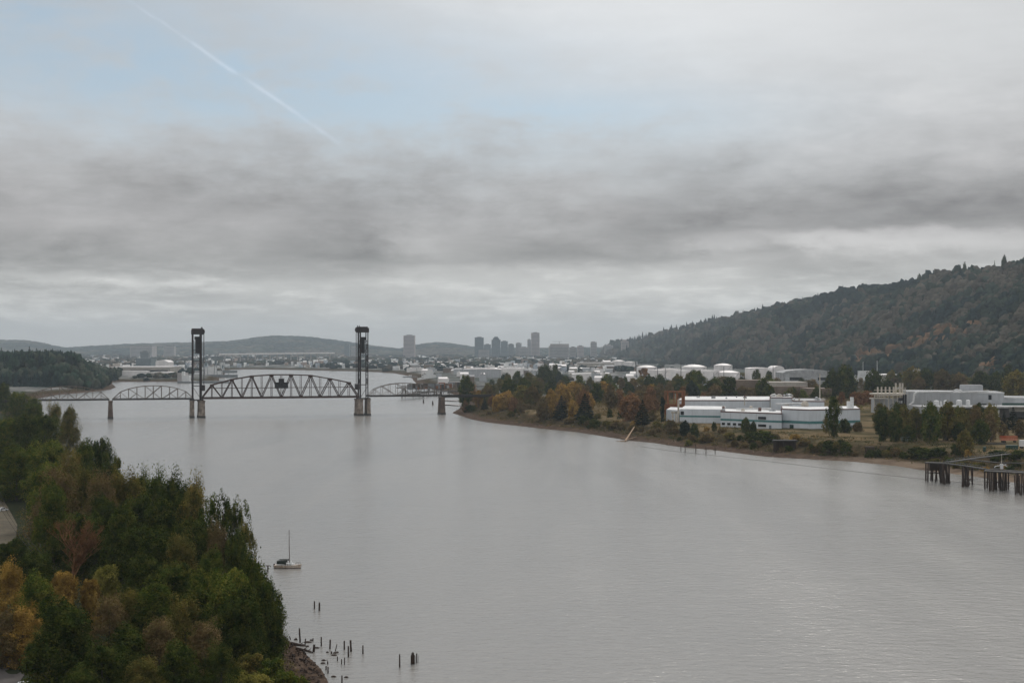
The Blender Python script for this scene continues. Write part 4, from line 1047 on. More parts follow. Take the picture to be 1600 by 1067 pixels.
# long elevated freeway
m = MB(); a, b = PD(345, 553.5, 5600), PD(520, 551.5, 6400)
m.beam(a, b, 18, 5)
e = empty('viaduct', (0, 0, 0)); tag(e, 'long pale elevated roadway behind the lift span', 'viaduct'); m.build('road_deck', M['tank'], e)
for k in range(16):
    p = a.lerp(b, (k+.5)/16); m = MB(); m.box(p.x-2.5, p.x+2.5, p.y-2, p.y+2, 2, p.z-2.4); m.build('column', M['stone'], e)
# port buildings on the left peninsula
shed('long beige terminal building with dark bays beyond the left spans', 172, 266, 573.5, 586, 3300, 110, 'beige', 'tank', holes=((157, 166, 577.5, 580), (169, 179, 576.5, 584.5), (184, 192, 576, 580), (205, 262, 578, 582)))
shed('dark teal boxy plant above the terminal roof', 212, 235.5, 560.5, 574, 3700, 60, 'bluegrey', 'bluegrey')
shed('white domed shelters at the end of the terminal', 243, 262.5, 566.5, 574, 3600, 60, 'tank', 'tank', 6)
shed('brown box building half hidden by the wooded point', 143, 156, 574.5, 585, 3200, 30, 'brownwall', 'tank')
shed('white low sheds in front of the terminal', 177, 229, 580.5, 590, 3050, 30, 'tank', 'tank', 1)
shed('pale rough stockpile shed at the water beside the terminal', 229, 272, 583, 592, 3000, 24, 'beige', 'tank', 3)
# floating dry dock and ships
def ship(label, px, py, L, h, mat, sup, rz=0, name='ship', masts=()):
    p = P(px, py, 0); e = empty(name, (p.x, p.y, 0), rz); tag(e, label, 'ship')
    m = MB(); w_ = L*.08
    m.prism([(-L/2, -w_), (L*.34, -w_), (L/2, 0), (L*.34, w_), (-L/2, w_)], -1, h); m.build('hull', M[mat], e)
    for (a, b, z0, z1) in sup: m = MB(); m.box(a*L, b*L, -w_*.7, w_*.7, h+z0, h+z1); m.build('superstructure', M['shipwhite'], e)
    for (a, z) in masts: m = MB(); m.cone((a*L, 0, h), (a*L, 0, h+z), .7, .3, 6); m.beam((a*L-4, 0, h+z*.7), (a*L+4, 0, h+z*.7), .4); m.build('mast', M['shipgrey'], e)
    return e
ship('white ship with a block of decks moored behind the right bank docks', 676, 594.5, 62, 5, 'shipwhite', ((-.3, .12, 0, 7), (-.22, .02, 7, 13), (-.16, -.06, 13, 18)), 0, masts=((-.1, 26), (.25, 14)))
ship('small white boat beside the white ship', 663, 592, 20, 3, 'shipwhite', ((-.3, .2, 0, 4),), masts=((0, 12),))
ship('low flat barge on the far water near the right docks', 641, 589.5, 34, 2, 'shipgrey', ((-.1, .1, 0, 3),), name='barge')
ship('dark low barge moored right of the left lift tower', 333, 598.5, 60, 4, 'shipgrey', ((.2, .4, 0, 5),), name='barge')
ship('grey naval ship with many masts behind the left lift tower', 330, 590, 120, 7, 'shipgrey', ((-.3, .2, 0, 8), (-.1, .1, 8, 16)), masts=((-.2, 34), (0, 48), (.18, 40), (.33, 22)))
ship('grey ship with a tall mast at the mouth of the far basin', 345, 582.5, 90, 7, 'shipgrey', ((-.35, .1, 0, 9),), masts=((-.3, 30), (.1, 44)))
e = site('dry_dock', 'pale walled floating dry dock left of the left lift tower', 'dry dock', 290, 2700)
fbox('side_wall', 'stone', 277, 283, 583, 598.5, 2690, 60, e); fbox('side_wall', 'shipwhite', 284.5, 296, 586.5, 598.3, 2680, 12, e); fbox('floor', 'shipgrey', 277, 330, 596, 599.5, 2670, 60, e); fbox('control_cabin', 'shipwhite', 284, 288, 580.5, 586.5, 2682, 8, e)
def gantry(px, pyt, pyb, D, label, wpx=10):
    e = site('harbour_crane', label, 'crane', px, D); z0, z1 = ZD(pyb, D), ZD(pyt, D); h = z1-z0; w_ = wpx*D/F/2
    for sx in (-1, 1): m = MB(); m.beam((sx*w_*.7, 0, z0), (sx*w_*.25, 0, z0+h*.55), 1.0); m.build('leg', M['shipgrey'], e)
    m = MB(); m.box(-w_*.35, w_*.35, -2, 2, z0+h*.55, z0+h*.68); m.build('cab', M['bluegrey'], e)
    m = MB(); m.beam((0, 0, z0+h*.66), (w_*1.3, 0, z1), .9); m.beam((0, 0, z0+h*.66), (-w_*.4, 0, z0+h*.85), .7); m.beam((-w_*.4, 0, z0+h*.85), (w_*1.3, 0, z1), .3); m.build('jib', M['shipgrey'], e)
gantry(322, 553, 594, 3100, 'lattice harbour crane just right of the left lift tower'); gantry(337, 549, 594, 3100, 'tallest harbour crane with its jib raised, beside the naval ship', 9); gantry(291, 562, 592, 3300, 'harbour crane behind the dry dock'); gantry(348, 560, 594, 3200, 'harbour crane at the end of the quay', 7)
gantry(134, 559, 580, 3600, 'slanting white crane above the wooded point', 9); gantry(594, 556, 577, 4800, 'slanting crane beyond the right lift tower', 8); gantry(399, 556, 577, 5000, 'pale crane on the far shore under the lift span', 8)
# riverside docks behind the right end of the bridge
e = site('wharf', 'long old timber wharf on piles behind the right end of the bridge', 'wharf', 680, 2050)
def wp(px, py, z): return P(px, py, z)-Vector((*L0, 0))
m = MB()
for a, b, z, w_ in (((627, 606), (720, 600.5), 6.5, 16), ((625, 617), (662, 614), 6, 10), ((655, 612.5), (735, 610), 6, 8), ((690, 605), (770, 603), 7, 10)): m.beam(wp(*a, z), wp(*b, z), w_, 1.2)
m.build('deck', M['plank'], e)
rnd = random.Random(11)
for k in range(60):
    px_ = rnd.uniform(627, 716); py_ = 620-(px_-627)*.07+rnd.choice([0, 2, -8])
    m = MB(); p = wp(px_, py_, 0); m.cone((p.x, p.y, -2), (p.x+rnd.uniform(-.6, .6), p.y, rnd.uniform(5.5, 8.5)), .5, .4, 6); m.build('pile', M['wood'], e)
for k in range(60):
    px_ = rnd.uniform(626, 716); m = MB(); p = wp(px_, 611-(px_-628)*.05, 6); l = rnd.uniform(3, 11)
    m.box(p.x, p.x+l, p.y, p.y+5, 7.4, 7.4+rnd.uniform(1.5, 8.5)); m.build('dock_shed', M[rnd.choice(['brownwall', 'greyroof', 'wood', 'shipgrey', 'plank', 'rust'])], e)
for lab, (a, b, c, d) in zip(('floating dock nearest the right bank point', 'second floating dock just beyond the nearest one'), (((693, 632.5, 719, 633)), ((694, 626, 716, 626)))):
    e = empty('floating_dock', tuple(P(a, b, 0))); tag(e, lab, 'floating dock'); q0 = P(a, b, 0)
    m = MB(); m.beam((0, 0, .5), P(c, d, .5)-q0, 5, 1.0); m.build('pontoon', M['wood'], e)
    m = MB(); m.beam((0, 1, 1.15), P(c, d, 1.15)-q0+Vector((0, 1, 0)), 3.6, .2); m.build('deck', M['tank'], e)
for px_, py_ in ((661.5, 629.5), (676, 632.5), (661, 621)):
    m = MB(); m.cone((0, 0, -2), (0, 0, 4.5), .8, .6, 8); m.cone((.9, .4, -2), (.2, .1, 4.2), .5, .4, 6); o = m.build('mooring_dolphin', M['wood']); o.location = P(px_, py_, 0)
    tag(o, 'short dark mooring dolphin in the water under the right arched span', 'dolphin', 'mooring dolphins under the right span')
# named warehouses beyond the right bank
shed('wide grey-fronted warehouse with a shallow roof behind the first riverside trees', 724, 782.5, 577.5, 588, 2900, 70, 'grey', 'tank', 2)
shed('white box warehouse attached to the wide grey-fronted one', 783, 818, 576.5, 587, 2920, 60, 'tank', 'tank')
shed('brown low warehouse behind the white ship', 662, 676, 570, 580, 3700, 40, 'brownwall', 'greyroof')
shed('white stepped warehouse left of the tank farm', 895, 945, 585, 594, 2550, 50, 'tank', 'tank', 1.5)
shed('broad pale warehouse with round tank roofs before the hill', 903, 960, 567, 576, 3900, 60, 'beige', 'tank')
shed('silver curved-roof building right of the golden trees', 948, 972, 590, 602, 2150, 30, 'greyroof', 'greyroof', 4)
shed('pale warehouse row left of the white ship', 606, 628, 573.5, 579.5, 4300, 60, 'tank', 'tank', 1)
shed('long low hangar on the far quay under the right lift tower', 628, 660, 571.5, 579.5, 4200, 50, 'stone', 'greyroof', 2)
# the rest of the plain: many low roofs, each its own building
rnd = random.Random(21)
kinds = [('white flat-roofed building far out on the city plain', 'tank', 'tank'), ('grey flat-roofed building far out on the city plain', 'grey', 'greyroof'), ('tan building far out on the city plain', 'beige', 'tank'), ('brown building far out on the city plain', 'brownwall', 'greyroof')]
protos = {}
def low_building(ki, ri, x, y, z, sx, sy, sz, rz):
    key = (ki, ri)
    if key not in protos:
        lab, wl, rf = kinds[ki]; e = empty('plain_building', (x, y, z)); tag(e, lab, 'building', ['white', 'grey', 'tan', 'brown'][ki]+' low buildings of the city plain')
        m = MB(); m.box(-.5, .5, -.5, .5, -.3, 1); m.build('wall', M[wl], e)
        r = MB()
        if ri == 0: r.box(-.51, .51, -.51, .51, 1.01, 1.08); r.box(-.2, .05, -.1, .2, 1.08, 1.3)
        else:
            r.quad((-.52, -.52, 1.0), (.52, -.52, 1.0), (.52, 0, 1.3), (-.52, 0, 1.3)); r.quad((.52, .52, 1.0), (-.52, .52, 1.0), (-.52, 0, 1.3), (.52, 0, 1.3))
            r.quad((-.5, -.5, 1), (-.5, 0, 1.29), (-.5, .5, 1), (-.5, 0, 1)); r.quad((.5, -.5, 1), (.5, 0, 1), (.5, .5, 1), (.5, 0, 1.29))
        r.build('roof', M[rf], e); protos[key] = e
    else: e = copy_tree(protos[key])
    e.location = (x, y, z); e.scale = (sx, sy, sz); e.rotation_euler = (0, 0, rz)
def tint_boxes(name, n, seed):
    r = np.random.RandomState(seed); D = 3300*np.exp(r.rand(n)**.85*1.12); U = r.uniform(110, 1000, n); X = XD(U, D); d = river_sd(X, D)
    ok = (d > 40) & ~((U > 960) & (D > 5200)) & ~((U < 280) & (D < 3700)); X, D, d = X[ok], D[ok], d[ok]; n = len(X); G = ground(X, D, d)
    s = D/2222*(2+7*r.rand(n)**1.8); h = 5+9*r.rand(n)*(.6+D/6000); th = r.uniform(-.4, .4, n)
    b = np.array([(-.5, -.4, 0), (.5, -.4, 0), (.5, .4, 0), (-.5, .4, 0), (-.5, -.4, 1), (.5, -.4, 1), (.5, .4, 1), (-.5, .4, 1)])
    x = b[None, :, 0]*s[:, None]; y = b[None, :, 1]*s[:, None]; c_, s_ = np.cos(th)[:, None], np.sin(th)[:, None]
    V = np.stack([X[:, None]+x*c_-y*s_, D[:, None]+x*s_+y*c_, G[:, None]-.5+b[None, :, 2]*h[:, None]], 2).reshape(-1, 3)
    F0 = np.array([(0, 1, 5, 4), (1, 2, 6, 5), (2, 3, 7, 6), (3, 0, 4, 7), (4, 5, 6, 7)]); Fc = (F0[None]+np.arange(n)[:, None, None]*8).reshape(-1, 4)
    pal = np.array([(.60, .59, .57), (.45, .45, .45), (.34, .30, .26), (.22, .17, .14), (.30, .33, .36), (.66, .64, .62)]); t = pal[r.randint(0, len(pal), n)]*(.8+.3*r.rand(n))[:, None]
    me = npmesh(name, V, Fc); a = me.color_attributes.new('tint', 'FLOAT_COLOR', 'POINT'); a.data.foreach_set('color', np.hstack([np.repeat(t, 8, 0), np.ones((n*8, 1))]).astype(np.float32).ravel())
    return tag(link(name, me, M['canopy']), kind='stuff')
tint_boxes('distant_buildings', 1500, 88)
cnt = 0; spots = []
while cnt < 285:
    D = 2350*math.exp(rnd.random()*1.25); px_ = rnd.uniform(570, 1010) if rnd.random() < .8 else rnd.uniform(120, 640)
    near = rnd.random() < .16
    if near: D = rnd.uniform(1750, 2600); px_ = rnd.uniform(930, 1240)
    if px_ < 640 and D < 4800: continue
    if px_ > 860 and D < 2500 and not near: continue
    if px_ > 960 and D > 3000: continue
    x = XD(px_, D)
    if float(river_sd(np.array([x]), np.array([D]))[0]) < 30: continue
    sx = rnd.uniform(.5, 1.6)*D/F*9; 
    if any(abs(px_-a) < (w_+sx*F/D)*.5 and abs(D-b) < D*.03 for a, b, w_ in spots): continue
    spots.append((px_, D, sx*F/D)); cnt += 1
    ki = rnd.choices([0, 1, 2, 3], [5, 3, 2, 1.5])[0]
    low_building(ki, rnd.choice([0, 0, 1]), x, D, gz(x, D)-.5, sx, sx*rnd.uniform(.6, 1.3), rnd.uniform(5, 11)*(1+.12*D/2500), rnd.uniform(-.35, .35))
# ------------------------------------------------------------------ trees
def leaves(rng, C, Rd, N, size, up=0.0, shell=.55, aspect=.7):
    """diamond leaves filling ellipsoid clumps: C (k,3) centres, Rd (k,3) radii, N leaves per clump"""
    k = len(C); ids = np.repeat(np.arange(k), N); n = len(ids)
    d = rng.normal(size=(n, 3)); d /= np.linalg.norm(d, axis=1)[:, None]
    r = (shell+(1-shell)*rng.rand(n))**.6*(1+.12*rng.normal(size=n))
    c = C[ids]+d*r[:, None]*Rd[ids]
    nn = d*1.0+rng.normal(size=(n, 3))*.42; nn[:, 2] += .35; nn /= np.linalg.norm(nn, axis=1)[:, None]
    if shell < 0: nn = rng.normal(size=(n, 3)); nn /= np.linalg.norm(nn, axis=1)[:, None]
    a = np.cross(nn, rng.normal(size=(n, 3))); a /= np.linalg.norm(a, axis=1)[:, None]+1e-9
    b = np.cross(nn, a)
    s = size*(.6+.8*rng.rand(n))[:, None]
    V = np.stack([c-a*s*.5, c+b*s*aspect*.5, c+a*s*.5, c-b*s*aspect*.5], 1).reshape(-1, 3)
    return V, np.arange(4*n).reshape(-1, 4)
def subclumps(rng, C, Rd, m, f):
    k = len(C); ids = np.repeat(np.arange(k), m); d = rng.normal(size=(len(ids), 3)); d /= np.linalg.norm(d, axis=1)[:, None]
    return C[ids]+d*Rd[ids]*.72, Rd[ids]*f*(.7+.6*rng.rand(len(ids)))[:, None]
ENV = {'dome': lambda t: (1-(2*t-.72)**2*.9 if t > .36 else .45+1.45*t), 'round': lambda t: max(.15, 1-(2*t-1)**2)**.5,
       'plume': lambda t: .35+.65*math.sin(min(1, t*1.15)*math.pi*.62) if t < .8 else .9-(t-.8)*2.6, 'narrow': lambda t: .55+.45*math.sin(t*math.pi), 'bush': lambda t: max(.1, 1-t*t*.85)**.5}
def tree_shape(seed, H, Wd, style, k, nleaf, size, zlo=.18, plume=1.35, sub=5, sparse=1.0, trunk_r=None, bark='bark', stems=1, rscale=1.0):
    """returns an unlinked pair of meshes (crown, trunk) for a tree H tall and Wd wide"""
    rng = np.random.RandomState(seed); env = ENV[style]
    C = []; Rr = []
    for i in range(k):
        t = (i+.5)/k; t = t**.85
        z = H*(zlo+(.93-zlo)*t); th = i*2.399+rng.rand()*.7
        r = env(t)*Wd/2*math.sqrt(.12+.88*rng.rand())*.82
        C.append((r*math.cos(th), r*math.sin(th), z+rng.normal()*.03*H)); q = Wd*(.085+.075*rng.rand())*sparse*rscale
        Rr.append((q, q, q*plume))
    C = np.array(C); Rr = np.array(Rr)
    C2, R2 = subclumps(rng, C, Rr, sub, .5)
    CC = np.vstack([C, C2]); RR = np.vstack([Rr, R2]); per = max(4, int(nleaf/len(CC)))
    V, Fc = leaves(rng, CC, RR, per, size, up=.4)
    crown = npmesh('crown', V, Fc)
    tr = trunk_r or H*.017; m = MB()
    bend = rng.normal(size=2)*.02*H; prev = Vector((0, 0, -.6)); pr = tr*1.3; axis = []
    for j in range(1, 7):
        t = j/6; p = Vector((bend[0]*t*t+rng.normal()*.006*H, bend[1]*t*t+rng.normal()*.006*H, H*.86*t)); r1 = tr*(1.15-t*.95); m.cone(prev, p, pr, r1, 7, False); axis.append((prev, pr)); prev, pr = p, r1
    for i in range(0, k, 1):
        c = Vector(C[i]); zt = max(.1*H, c.z-abs(Vector((c.x, c.y)).length)*(.9+.5*rng.rand())-.03*H); t = min(1, zt/(H*.86))
        a = Vector((bend[0]*t*t, bend[1]*t*t, zt)); r0 = tr*(.42-.25*t)
        mid = a.lerp(c, .5)+Vector((0, 0, -.02*H)); m.cone(a, mid, r0, r0*.6, 5, False); m.cone(mid, c, r0*.6, r0*.25, 4, False)
    me = bpy.data.meshes.new('trunk'); me.from_pydata(m.v, [], m.f); me.update(); me.materials.append(M[bark])
    return crown, me
def conifer_shape(seed, H, Wd, nleaf, size, tiers=16):
    rng = np.random.RandomState(seed); C = []; Rr = []
    for j in range(tiers):
        t = (j+.3)/tiers; z = H*(.08+.92*t); r = Wd/2*(1-t)**.85*(.85+.3*rng.rand()); nb = max(3, int(9*(1-t)+3))
        for i in range(nb):
            th = 2*math.pi*i/nb+rng.rand()*.8; rr = r*(.7+.4*rng.rand())
            C.append((rr*.55*math.cos(th), rr*.55*math.sin(th), z-.1*rr)); Rr.append((max(.25, rr*.48), max(.25, rr*.48), H*.022))
            C.append((rr*.95*math.cos(th), rr*.95*math.sin(th), z-.25*rr)); Rr.append((max(.2, rr*.2), max(.2, rr*.2), H*.014))
    C.append((0, 0, H*.98)); Rr.append((.15, .15, H*.03))
    C = np.array(C); Rr = np.array(Rr); per = max(3, int(nleaf/len(C)))
    V, Fc = leaves(rng, C, Rr, per, size, up=-.2, aspect=.5)
    m = MB(); m.cone((0, 0, -.5), (0, 0, H*.97), H*.018, H*.002, 7)
    me = bpy.data.meshes.new('trunk'); me.from_pydata(m.v, [], m.f); me.update(); me.materials.append(M['bark'])
    return npmesh('crown', V, Fc), me
def bare_shape(seed, H, Wd, leafy=2500):
    rng = random.Random(seed); m = MB(); tips = []
    def grow(p, d, L, r, lev):
        q = p
        for s in range(3):
            d = (d+Vector((rng.uniform(-.1, .1), rng.uniform(-.1, .1), .06))).normalized(); e = q+d*L/3; m.cone(q, e, r*(1-s*.2), r*(.8-s*.2), 5 if lev < 2 else 3, False); q = e
            if lev < 5:
                for _ in range(2 if lev > 0 else 3):
                    th = rng.uniform(0, 6.28); sp = Vector((math.cos(th), math.sin(th), rng.uniform(.9, 1.9))).normalized()
                    if rng.random() < .82: grow(q, (d*.55+sp*.75).normalized(), L*rng.uniform(.42, .62), r*.52, lev+1) if L > .7 else None
        tips.append(tuple(q))
    grow(Vector((0, 0, -.5)), Vector((0, 0, 1)), H*.52, H*.014, 0)
    V = np.array(m.v); sc = np.array([Wd/max(1e-3, np.ptp(V[:, 0])), Wd/max(1e-3, np.ptp(V[:, 1])), H/V[:, 2].max()])
    V = V*sc; me = bpy.data.meshes.new('trunk'); me.from_pydata(V.tolist(), [], m.f); me.update(); me.materials.append(M['redbark'])
    T = np.array(tips)*sc; r2 = np.random.RandomState(seed); Vl, Fl = leaves(r2, T, np.full((len(T), 3), .35), max(1, int(leafy/len(T))), .22, up=.6)
    return npmesh('crown', Vl, Fl), me
SHP = {}
SHP['A'] = (tree_shape(1, 20, 14, 'dome', 20, 27000, .42, zlo=.12, plume=1.15, rscale=1.75, sub=7), 20, 14)
SHP['B'] = (tree_shape(2, 20, 12, 'dome', 22, 25000, .40, zlo=.08, plume=1.45, rscale=1.55, sub=8), 20, 12)
SHP['C'] = (tree_shape(3, 20, 14, 'dome', 24, 20000, .36, plume=1.1, sub=8, zlo=.1, rscale=1.5), 20, 14)
SHP['D'] = (tree_shape(4, 20, 8, 'narrow', 30, 14000, .36, zlo=.12, plume=2.0), 20, 8)
SHP['E'] = (tree_shape(5, 8, 8, 'bush', 30, 15000, .27, zlo=.06, plume=1.0, rscale=1.1), 8, 8)
SHP['G'] = (tree_shape(6, 20, 14, 'round', 20, 27000, .42, zlo=.1, plume=1.1, rscale=1.8, sub=7), 20, 14)
SHP['K'] = (tree_shape(12, 20, 13, 'plume', 34, 10000, .36, zlo=.2, plume=1.45, sub=6, sparse=.85), 20, 13)
SHP['S'] = (conifer_shape(7, 18, 8, 16000, .34), 18, 8)
SHP['R'] = (bare_shape(8, 18, 11, 3500), 18, 11)
# simpler shapes for the far bank
SHP['a'] = (tree_shape(11, 15, 11, 'dome', 34, 6500, .72, zlo=.12, rscale=1.35), 15, 11)
SHP['b'] = (tree_shape(12, 15, 9, 'plume', 30, 5200, .64, plume=1.9, zlo=.06, rscale=1.3), 15, 9)
SHP['g'] = (tree_shape(13, 12, 12, 'round', 40, 8000, .70, zlo=.04, rscale=1.4), 12, 12)
SHP['c'] = (tree_shape(14, 15, 10, 'dome', 30, 4200, .55, zlo=.1, rscale=1.2), 15, 10)
SHP['n'] = (tree_shape(15, 15, 5, 'narrow', 22, 4000, .55, zlo=.03, plume=1.8, rscale=1.4), 15, 5)
SHP['e'] = (tree_shape(16, 5, 8, 'bush', 24, 4000, .5, zlo=.03, plume=.8, rscale=1.3), 5, 8)
SHP['s'] = (conifer_shape(17, 15, 9, 7500, .55, 13), 15, 8)
MK = dict(k='l_dark', g='l_green', o='l_olive', b='l_brown', r='l_orange', y='l_gold', l='l_yellow', c='l_conif', u='l_blue', d='l_red')
_tr = random.Random(77); TREES = []
NAMES = {'S': 'conifer', 's': 'conifer', 'E': 'bush', 'e': 'bush', 'R': 'bare_tree'}
def put_tree(x, y, z, shp, mat, H, Wd, label, cat=None, group=None, name=None):
    (crown, trunk), h0, w0 = SHP[shp]; nm = name or NAMES.get(shp, 'tree')
    e = empty(nm, (x, y, z), _tr.uniform(0, 6.28)); e.scale = (Wd/w0, Wd/w0, H/h0)
    tag(e, label, cat or nm.replace('_', ' '), group)
    o = bpy.data.objects.new('crown', crown); COL.objects.link(o); o.parent = e
    if not crown.materials: crown.materials.append(M[MK[mat]])
    o.material_slots[0].link = 'OBJECT'; o.material_slots[0].material = M[MK[mat]]
    t = bpy.data.objects.new('trunk', trunk); COL.objects.link(t); t.parent = e
    TREES.append((x, y, Wd)); return e
def T_top(px, ytop, H, Wd, shp, mat, label, group=None, zg=5.5):
    D = (CH-zg-H)*F/(ytop-HY); x = XD(px, D); z = gz(x, D); D2 = D
    return put_tree(x, D, max(z, .6)-.3, shp, mat, H+zg-max(z, .6)+.3, Wd, label, group=group)
def T_base(px, ybase, ytop, wpx, shp, mat, label, group=None):
    p = on_ground(px, ybase); s = p.y/F
    return put_tree(p.x, p.y, p.z-.3, shp, mat, (ybase-ytop)*s+.3, wpx*s*1.06, label, group=group)
LEFT = [ # px, ytop, H, width, shape, colour, label
 (6, 602, 24, 20, 'A', 'k', 'dark green tree at the far end of the left bank, touching the picture edge'), (-14, 606, 24, 22, 'G', 'k', 'dark tree cut by the picture edge at the far end of the bank'),
 (30, 612, 24, 20, 'G', 'g', 'green tree second from the edge at the upper end of the left bank'), (55, 628, 22, 19, 'A', 'g', 'green tree below the pale left span of the bridge'),
 (86, 632, 23, 17, 'C', 'o', 'yellowish olive tree whose top meets the bridge deck line'), (108, 642, 22, 15, 'A', 'o', 'round olive tree at the water below the bridge'),
 (70, 648, 22, 16, 'G', 'k', 'dark green tree behind the olive tree at the water'), (10, 652, 23, 18, 'G', 'g', 'mid green tree at the edge of the view below the upper trees'), (40, 655, 22, 16, 'A', 'k', 'dark dense tree low of the upper left bank group'),
 (152, 684, 24, 13, 'G', 'k', 'dark rounded tree standing out over the water above the long row'), (130, 700, 22, 13, 'A', 'g', 'green tree tucked behind the rounded dark one'), (175, 712, 21, 9, 'D', 'k', 'narrow dark tree at the water right of the rounded one'),
 (112, 705, 22, 14, 'C', 'o', 'olive tree left of the rounded dark tree'), (75, 688, 24, 17, 'G', 'g', 'broad green tree in the upper middle of the left bank'), (26, 702, 20, 17, 'A', 'g', 'bright green broad tree near the edge of the view'), (76, 722, 22, 13, 'G', 'g', 'green tree below the bright broad one'), (2, 716, 16, 12, 'A', 'k', 'dark tree beside the yard with the white car'),
 (88, 735, 24, 17, 'C', 'b', 'large brownish olive tree above the bare russet tree'), (128, 735, 23, 14, 'C', 'o', 'olive leafy tree right of the large brownish one'), (160, 742, 23, 13, 'C', 'b', 'brown thinning tree in the middle of the left bank'), (82, 762, 22, 11, 'A', 'g', 'small green tree beside the power line'),
 (184, 736, 23, 9, 'B', 'o', 'tawny upright tree just right of the narrow dark one'), (205, 742, 22, 11, 'B', 'o', 'yellowish topped tree left of the long green row'), (222, 740, 22, 10, 'B', 'g', 'first green upright tree of the row over the water'), (246, 741, 23, 11, 'B', 'g', 'second green upright tree of the row over the water'), (272, 743, 23, 10, 'B', 'k', 'third upright tree of the row, darkest'),
 (305, 752, 23, 10, 'B', 'o', 'upright tree with an orange tinged pointed top'), (290, 768, 20, 10, 'A', 'k', 'dark tree below the orange tinged top'), (328, 772, 21, 9, 'K', 'g', 'thin-crowned tree between the orange top and the airy one'), (350, 768, 24, 9, 'K', 'k', 'airy see-through cottonwood with upright tips'), (372, 776, 23, 8, 'K', 'k', 'tallest airy cottonwood at the outer edge over the water'), (384, 812, 18, 6, 'K', 'o', 'small airy tree leaning out below the tallest cottonwood'),
 (340, 822, 18, 9, 'C', 'b', 'brown twiggy tree under the airy cottonwoods'), (372, 842, 16, 8, 'A', 'k', 'dark tree under the airy cottonwoods at the shore'), (215, 775, 20, 12, 'G', 'k', 'dark tree in the middle of the left bank wood'), (255, 790, 19, 12, 'A', 'k', 'dark tree below the third upright one'), (305, 808, 18, 11, 'G', 'k', 'dark tree inland of the brown twiggy one'),
 (190, 800, 19, 12, 'A', 'k', 'dark tree right of two pale bare stems'), (232, 822, 18, 12, 'G', 'k', 'shaded tree above the greyish one'), (282, 838, 17, 11, 'C', 'o', 'greyish olive tree in the middle of the slope'), (330, 868, 15, 9, 'A', 'g', 'soft green tree above the shore clump'), (160, 782, 18, 11, 'A', 'k', 'dark tree behind the bare russet tree'), (130, 800, 17, 12, 'G', 'k', 'second dark tree behind the bare russet tree'),
 (395, 872, 18, 8, 'B', 'k', 'dark tree with upright tips nearest the sailboat'), (412, 900, 16, 8, 'B', 'k', 'dark spiky tree leaning over the water above the pilings'), (428, 935, 12, 6.5, 'B', 'k', 'small dark tree at the shore above the old pilings'), (360, 890, 17, 11, 'G', 'g', 'full green tree left of the dark spiky ones'), (318, 905, 15, 10, 'A', 'g', 'green tree beside the full green one'), (385, 930, 14, 10, 'A', 'k', 'deep green tree between the spiky ones and the olive scrub'), (348, 945, 12, 9, 'G', 'k', 'deep green tree left of the shore scrub'),
 (270, 880, 16, 11, 'G', 'k', 'dark round tree in the lower middle of the slope'), (225, 870, 15, 12, 'C', 'k', 'dark airy tree right of the yellow bush'), (240, 920, 13, 11, 'A', 'g', 'green tree below the dark airy one'), (290, 935, 13, 10, 'C', 'o', 'olive tree in the lower middle of the slope'), (200, 925, 12, 10, 'C', 'o', 'golden olive tree right of the dark spruce like tree'), (170, 935, 12, 9, 'C', 'b', 'brown olive tree right of the spruce like tree'),
 (320, 975, 11, 9, 'C', 'b', 'brown tree below the olive one at the foot of the view'), (250, 970, 12, 10, 'C', 'b', 'reddish brown tree in the lower middle'), (200, 985, 11, 10, 'A', 'k', 'dark tree at the foot of the view'), (280, 1010, 10, 9, 'A', 'k', 'dark tree lowest in the middle of the left bank'), (160, 1005, 11, 9, 'G', 'k', 'dark round tree at the foot of the view beside the spruce'), (345, 1008, 10, 8, 'C', 'k', 'dark thin tree just inland of the yellow green scrub'), (225, 1030, 9, 9, 'C', 'o', 'olive tree cut by the bottom of the view'), (130, 1045, 8, 8, 'A', 'k', 'dark tree cut by the bottom of the view beside the path'),
 (98, 950, 16, 13, 'A', 'k', 'broad blackish conifer at the foot of the view'), (60, 905, 15, 10, 'A', 'g', 'green leafy tree between the golden tree and the bare tree'), (15, 882, 15, 9, 'C', 'y', 'golden orange tree at the edge of the view'), (35, 950, 11, 9, 'C', 'y', 'lower golden tree with dark gaps below the orange one'), (70, 985, 9, 8, 'C', 'o', 'half golden tree left of the spruce'), (10, 960, 10, 8, 'A', 'b', 'brown tree below the golden orange one'), (25, 848, 12, 11, 'A', 'k', 'black green tree between the yard and the golden tree'), (60, 862, 12, 9, 'G', 'k', 'second black green tree right of the yard'), (100, 895, 13, 8, 'E', 'y', 'golden bush at the foot of the bare russet tree'), (165, 885, 11, 8, 'E', 'l', 'bright yellow green bush right of the bare russet tree'), (140, 905, 11, 6, 'E', 'y', 'small golden bush below the bare russet tree'),
 (388, 1022, 6, 8, 'E', 'o', 'olive shrub at the foot of the view above the shore'), (420, 1030, 5, 8, 'E', 'g', 'green shrub on the bare shore bank'), (445, 1048, 4, 7, 'E', 'g', 'green shrub nearest the water at the bottom of the view'), (400, 1052, 4.5, 8, 'E', 'l', 'yellow green shrub at the bottom of the view'), (365, 1050, 5, 7, 'E', 'l', 'yellow green shrub left of the shore shrubs'), (470, 1056, 3, 5, 'E', 'g', 'low shrub at the tip of the bank'),
]
for a in LEFT: T_top(*a)
T_top(108, 806, 18, 13, 'R', 'd', 'bare russet tree with fine upright twigs on the left bank')
